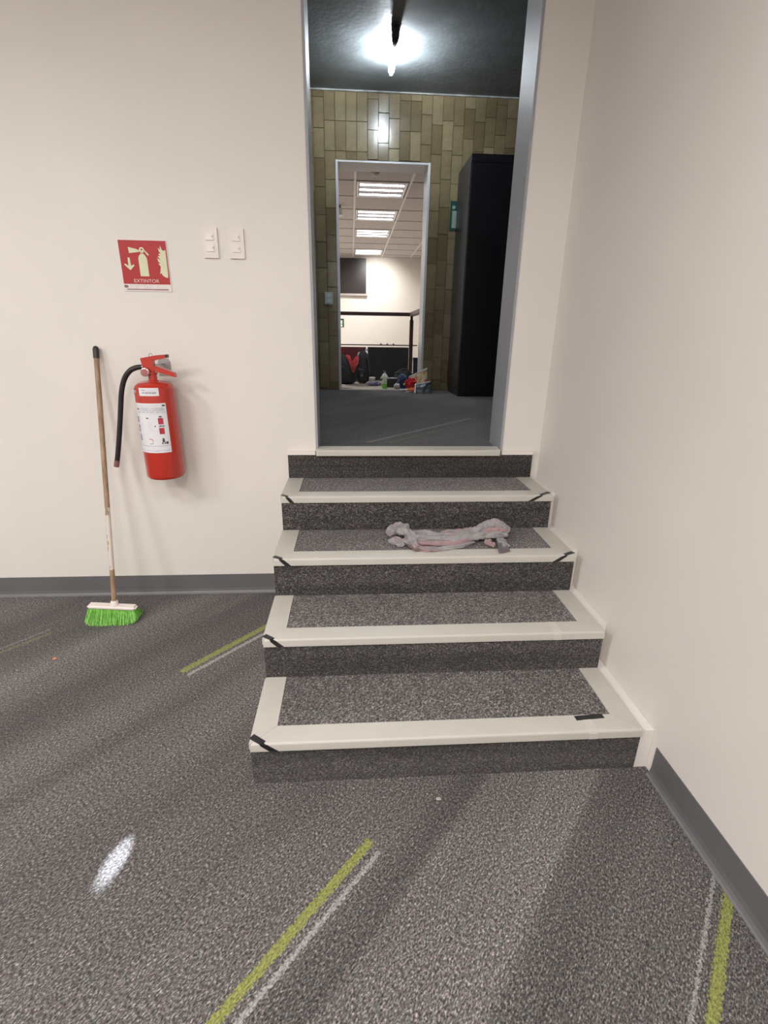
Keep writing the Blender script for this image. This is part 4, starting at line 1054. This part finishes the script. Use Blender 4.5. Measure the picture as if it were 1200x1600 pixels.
# long folds, back to front
roll([(640, 833), (668, 836), (700, 838), (730, 834), (762, 828)], [.022, .020, .020, .024, .036], .020, .019, 1)
roll([(632, 840), (662, 842), (695, 843), (728, 841), (764, 835)], [.024, .022, .020, .022, .032], .017, .016, 2)
roll([(622, 846), (650, 849), (682, 850), (714, 848), (746, 840)], [.010, .013, .012, .012, .020], .014, .011, 3, True)
roll([(640, 854), (664, 857), (690, 857), (718, 853), (742, 847)], [.004, .006, .006, .006, .008], .012, .007, 4)
roll([(655, 859), (672, 860), (692, 858)], [.003, .005, .003], .010, .005, 14, True)
roll([(690, 833), (712, 831), (738, 829), (752, 824)], [.03, .03, .034, .04], .012, .012, 15, True)
# left lump
roll([(609, 838), (614, 829), (626, 824), (640, 828)], [.018, .036, .040, .030], .024, .024, 5)
roll([(620, 832), (634, 831), (650, 844)], [.044, .046, .020], .022, .016, 6)
roll([(611, 842), (618, 847), (632, 852)], [.012, .010, .006], .020, .012, 7)
roll([(616, 840), (630, 845), (648, 850)], [.022, .018, .014], .010, .010, 8, True)
roll([(636, 834), (646, 847), (654, 857)], [.034, .024, .006], .015, .010, 9)
# right mound with its creases
roll([(742, 832), (756, 824), (770, 819), (786, 824), (793, 833)], [.030, .046, .054, .044, .026], .024, .022, 10)
roll([(748, 836), (764, 830), (780, 829), (793, 831)], [.030, .040, .042, .034], .014, .013, 11, True)
roll([(752, 840), (768, 837), (784, 835), (794, 836)], [.020, .028, .030, .024], .013, .012, 12)
roll([(762, 843), (766, 850), (774, 853)], [.014, .010, .005], .016, .008, 13, True)
roll([(778, 840), (786, 848), (792, 856)], [.022, .012, .006], .020, .008, 16)
t = thing('cleaning_rag', 'crumpled grey and pink rag lying on the third step', 'rag', (.33, -.55, Z3))
RAGM = rag_mat()
obj('rag_body', bm, RAGM, t, smooth=True)
def flap(name, pts, th, amp, seed, n=14):
    """a draped corner: bilinear patch of four points with ripples, solidified"""
    bm = bmesh.new(); lay = bm.verts.layers.float.new('edge'); A = [Vector(p) for p in pts]; g = []
    for j in range(n+1):
        row = []
        for i in range(n+1):
            u, v = i/n, j/n
            p = (A[0]*(1-u)+A[1]*u)*(1-v)+(A[3]*(1-u)+A[2]*u)*v
            p.z += amp*(math.sin(u*7+seed)*.5+noise.noise(Vector((u*3, v*3, seed))))+.25*amp
            p.z = max(p.z, Z3+.0015); vt = bm.verts.new(p); vt[lay] = 1. if v > .88 or u < .06 else 0.; row.append(vt)
        g.append(row)
    for j in range(n):
        for i in range(n): bm.faces.new((g[j][i], g[j][i+1], g[j+1][i+1], g[j+1][i]))
    bmesh.ops.solidify(bm, geom=bm.faces[:], thickness=th)
    return obj(name, bm, RAGM, t, smooth=True)
q = lambda x, y, h: at('Z', Z3+h, x, y)
flap('rag_corner', [q(776, 846, .016), q(790, 843, .018), q(797, 862, .0025), q(779, 865, .0025)], .002, .006, 2)
flap('rag_corner', [q(630, 848, .012), q(652, 850, .012), q(662, 861, .0025), q(648, 862, .0025)], .002, .004, 7)
keep(t)

# ------------------------------------------------------------------ crumbs on the carpet
def crumb(px, py, r, label, col, seed, mname):
    p = at('Z', 0, px, py); bm = bmesh.new(); blob(bm, (0, 0, r[2]), r, 2.2, .35, 3, 12, 8, seed=seed)
    o = obj('carpet_fluff', bm, pmat(mname, col, .8), smooth=True); o.location = p; return tag(o, label, 'debris')
crumb(685, 1249, (.009, .005, .003), 'small beige crumb on the carpet before the lowest step', (.42, .36, .30), 1, 'beige_crumb')
crumb(86, 1030, (.009, .006, .004), 'small orange crumb on the carpet left of the green streak', (.62, .25, .15), 2, 'orange_crumb')
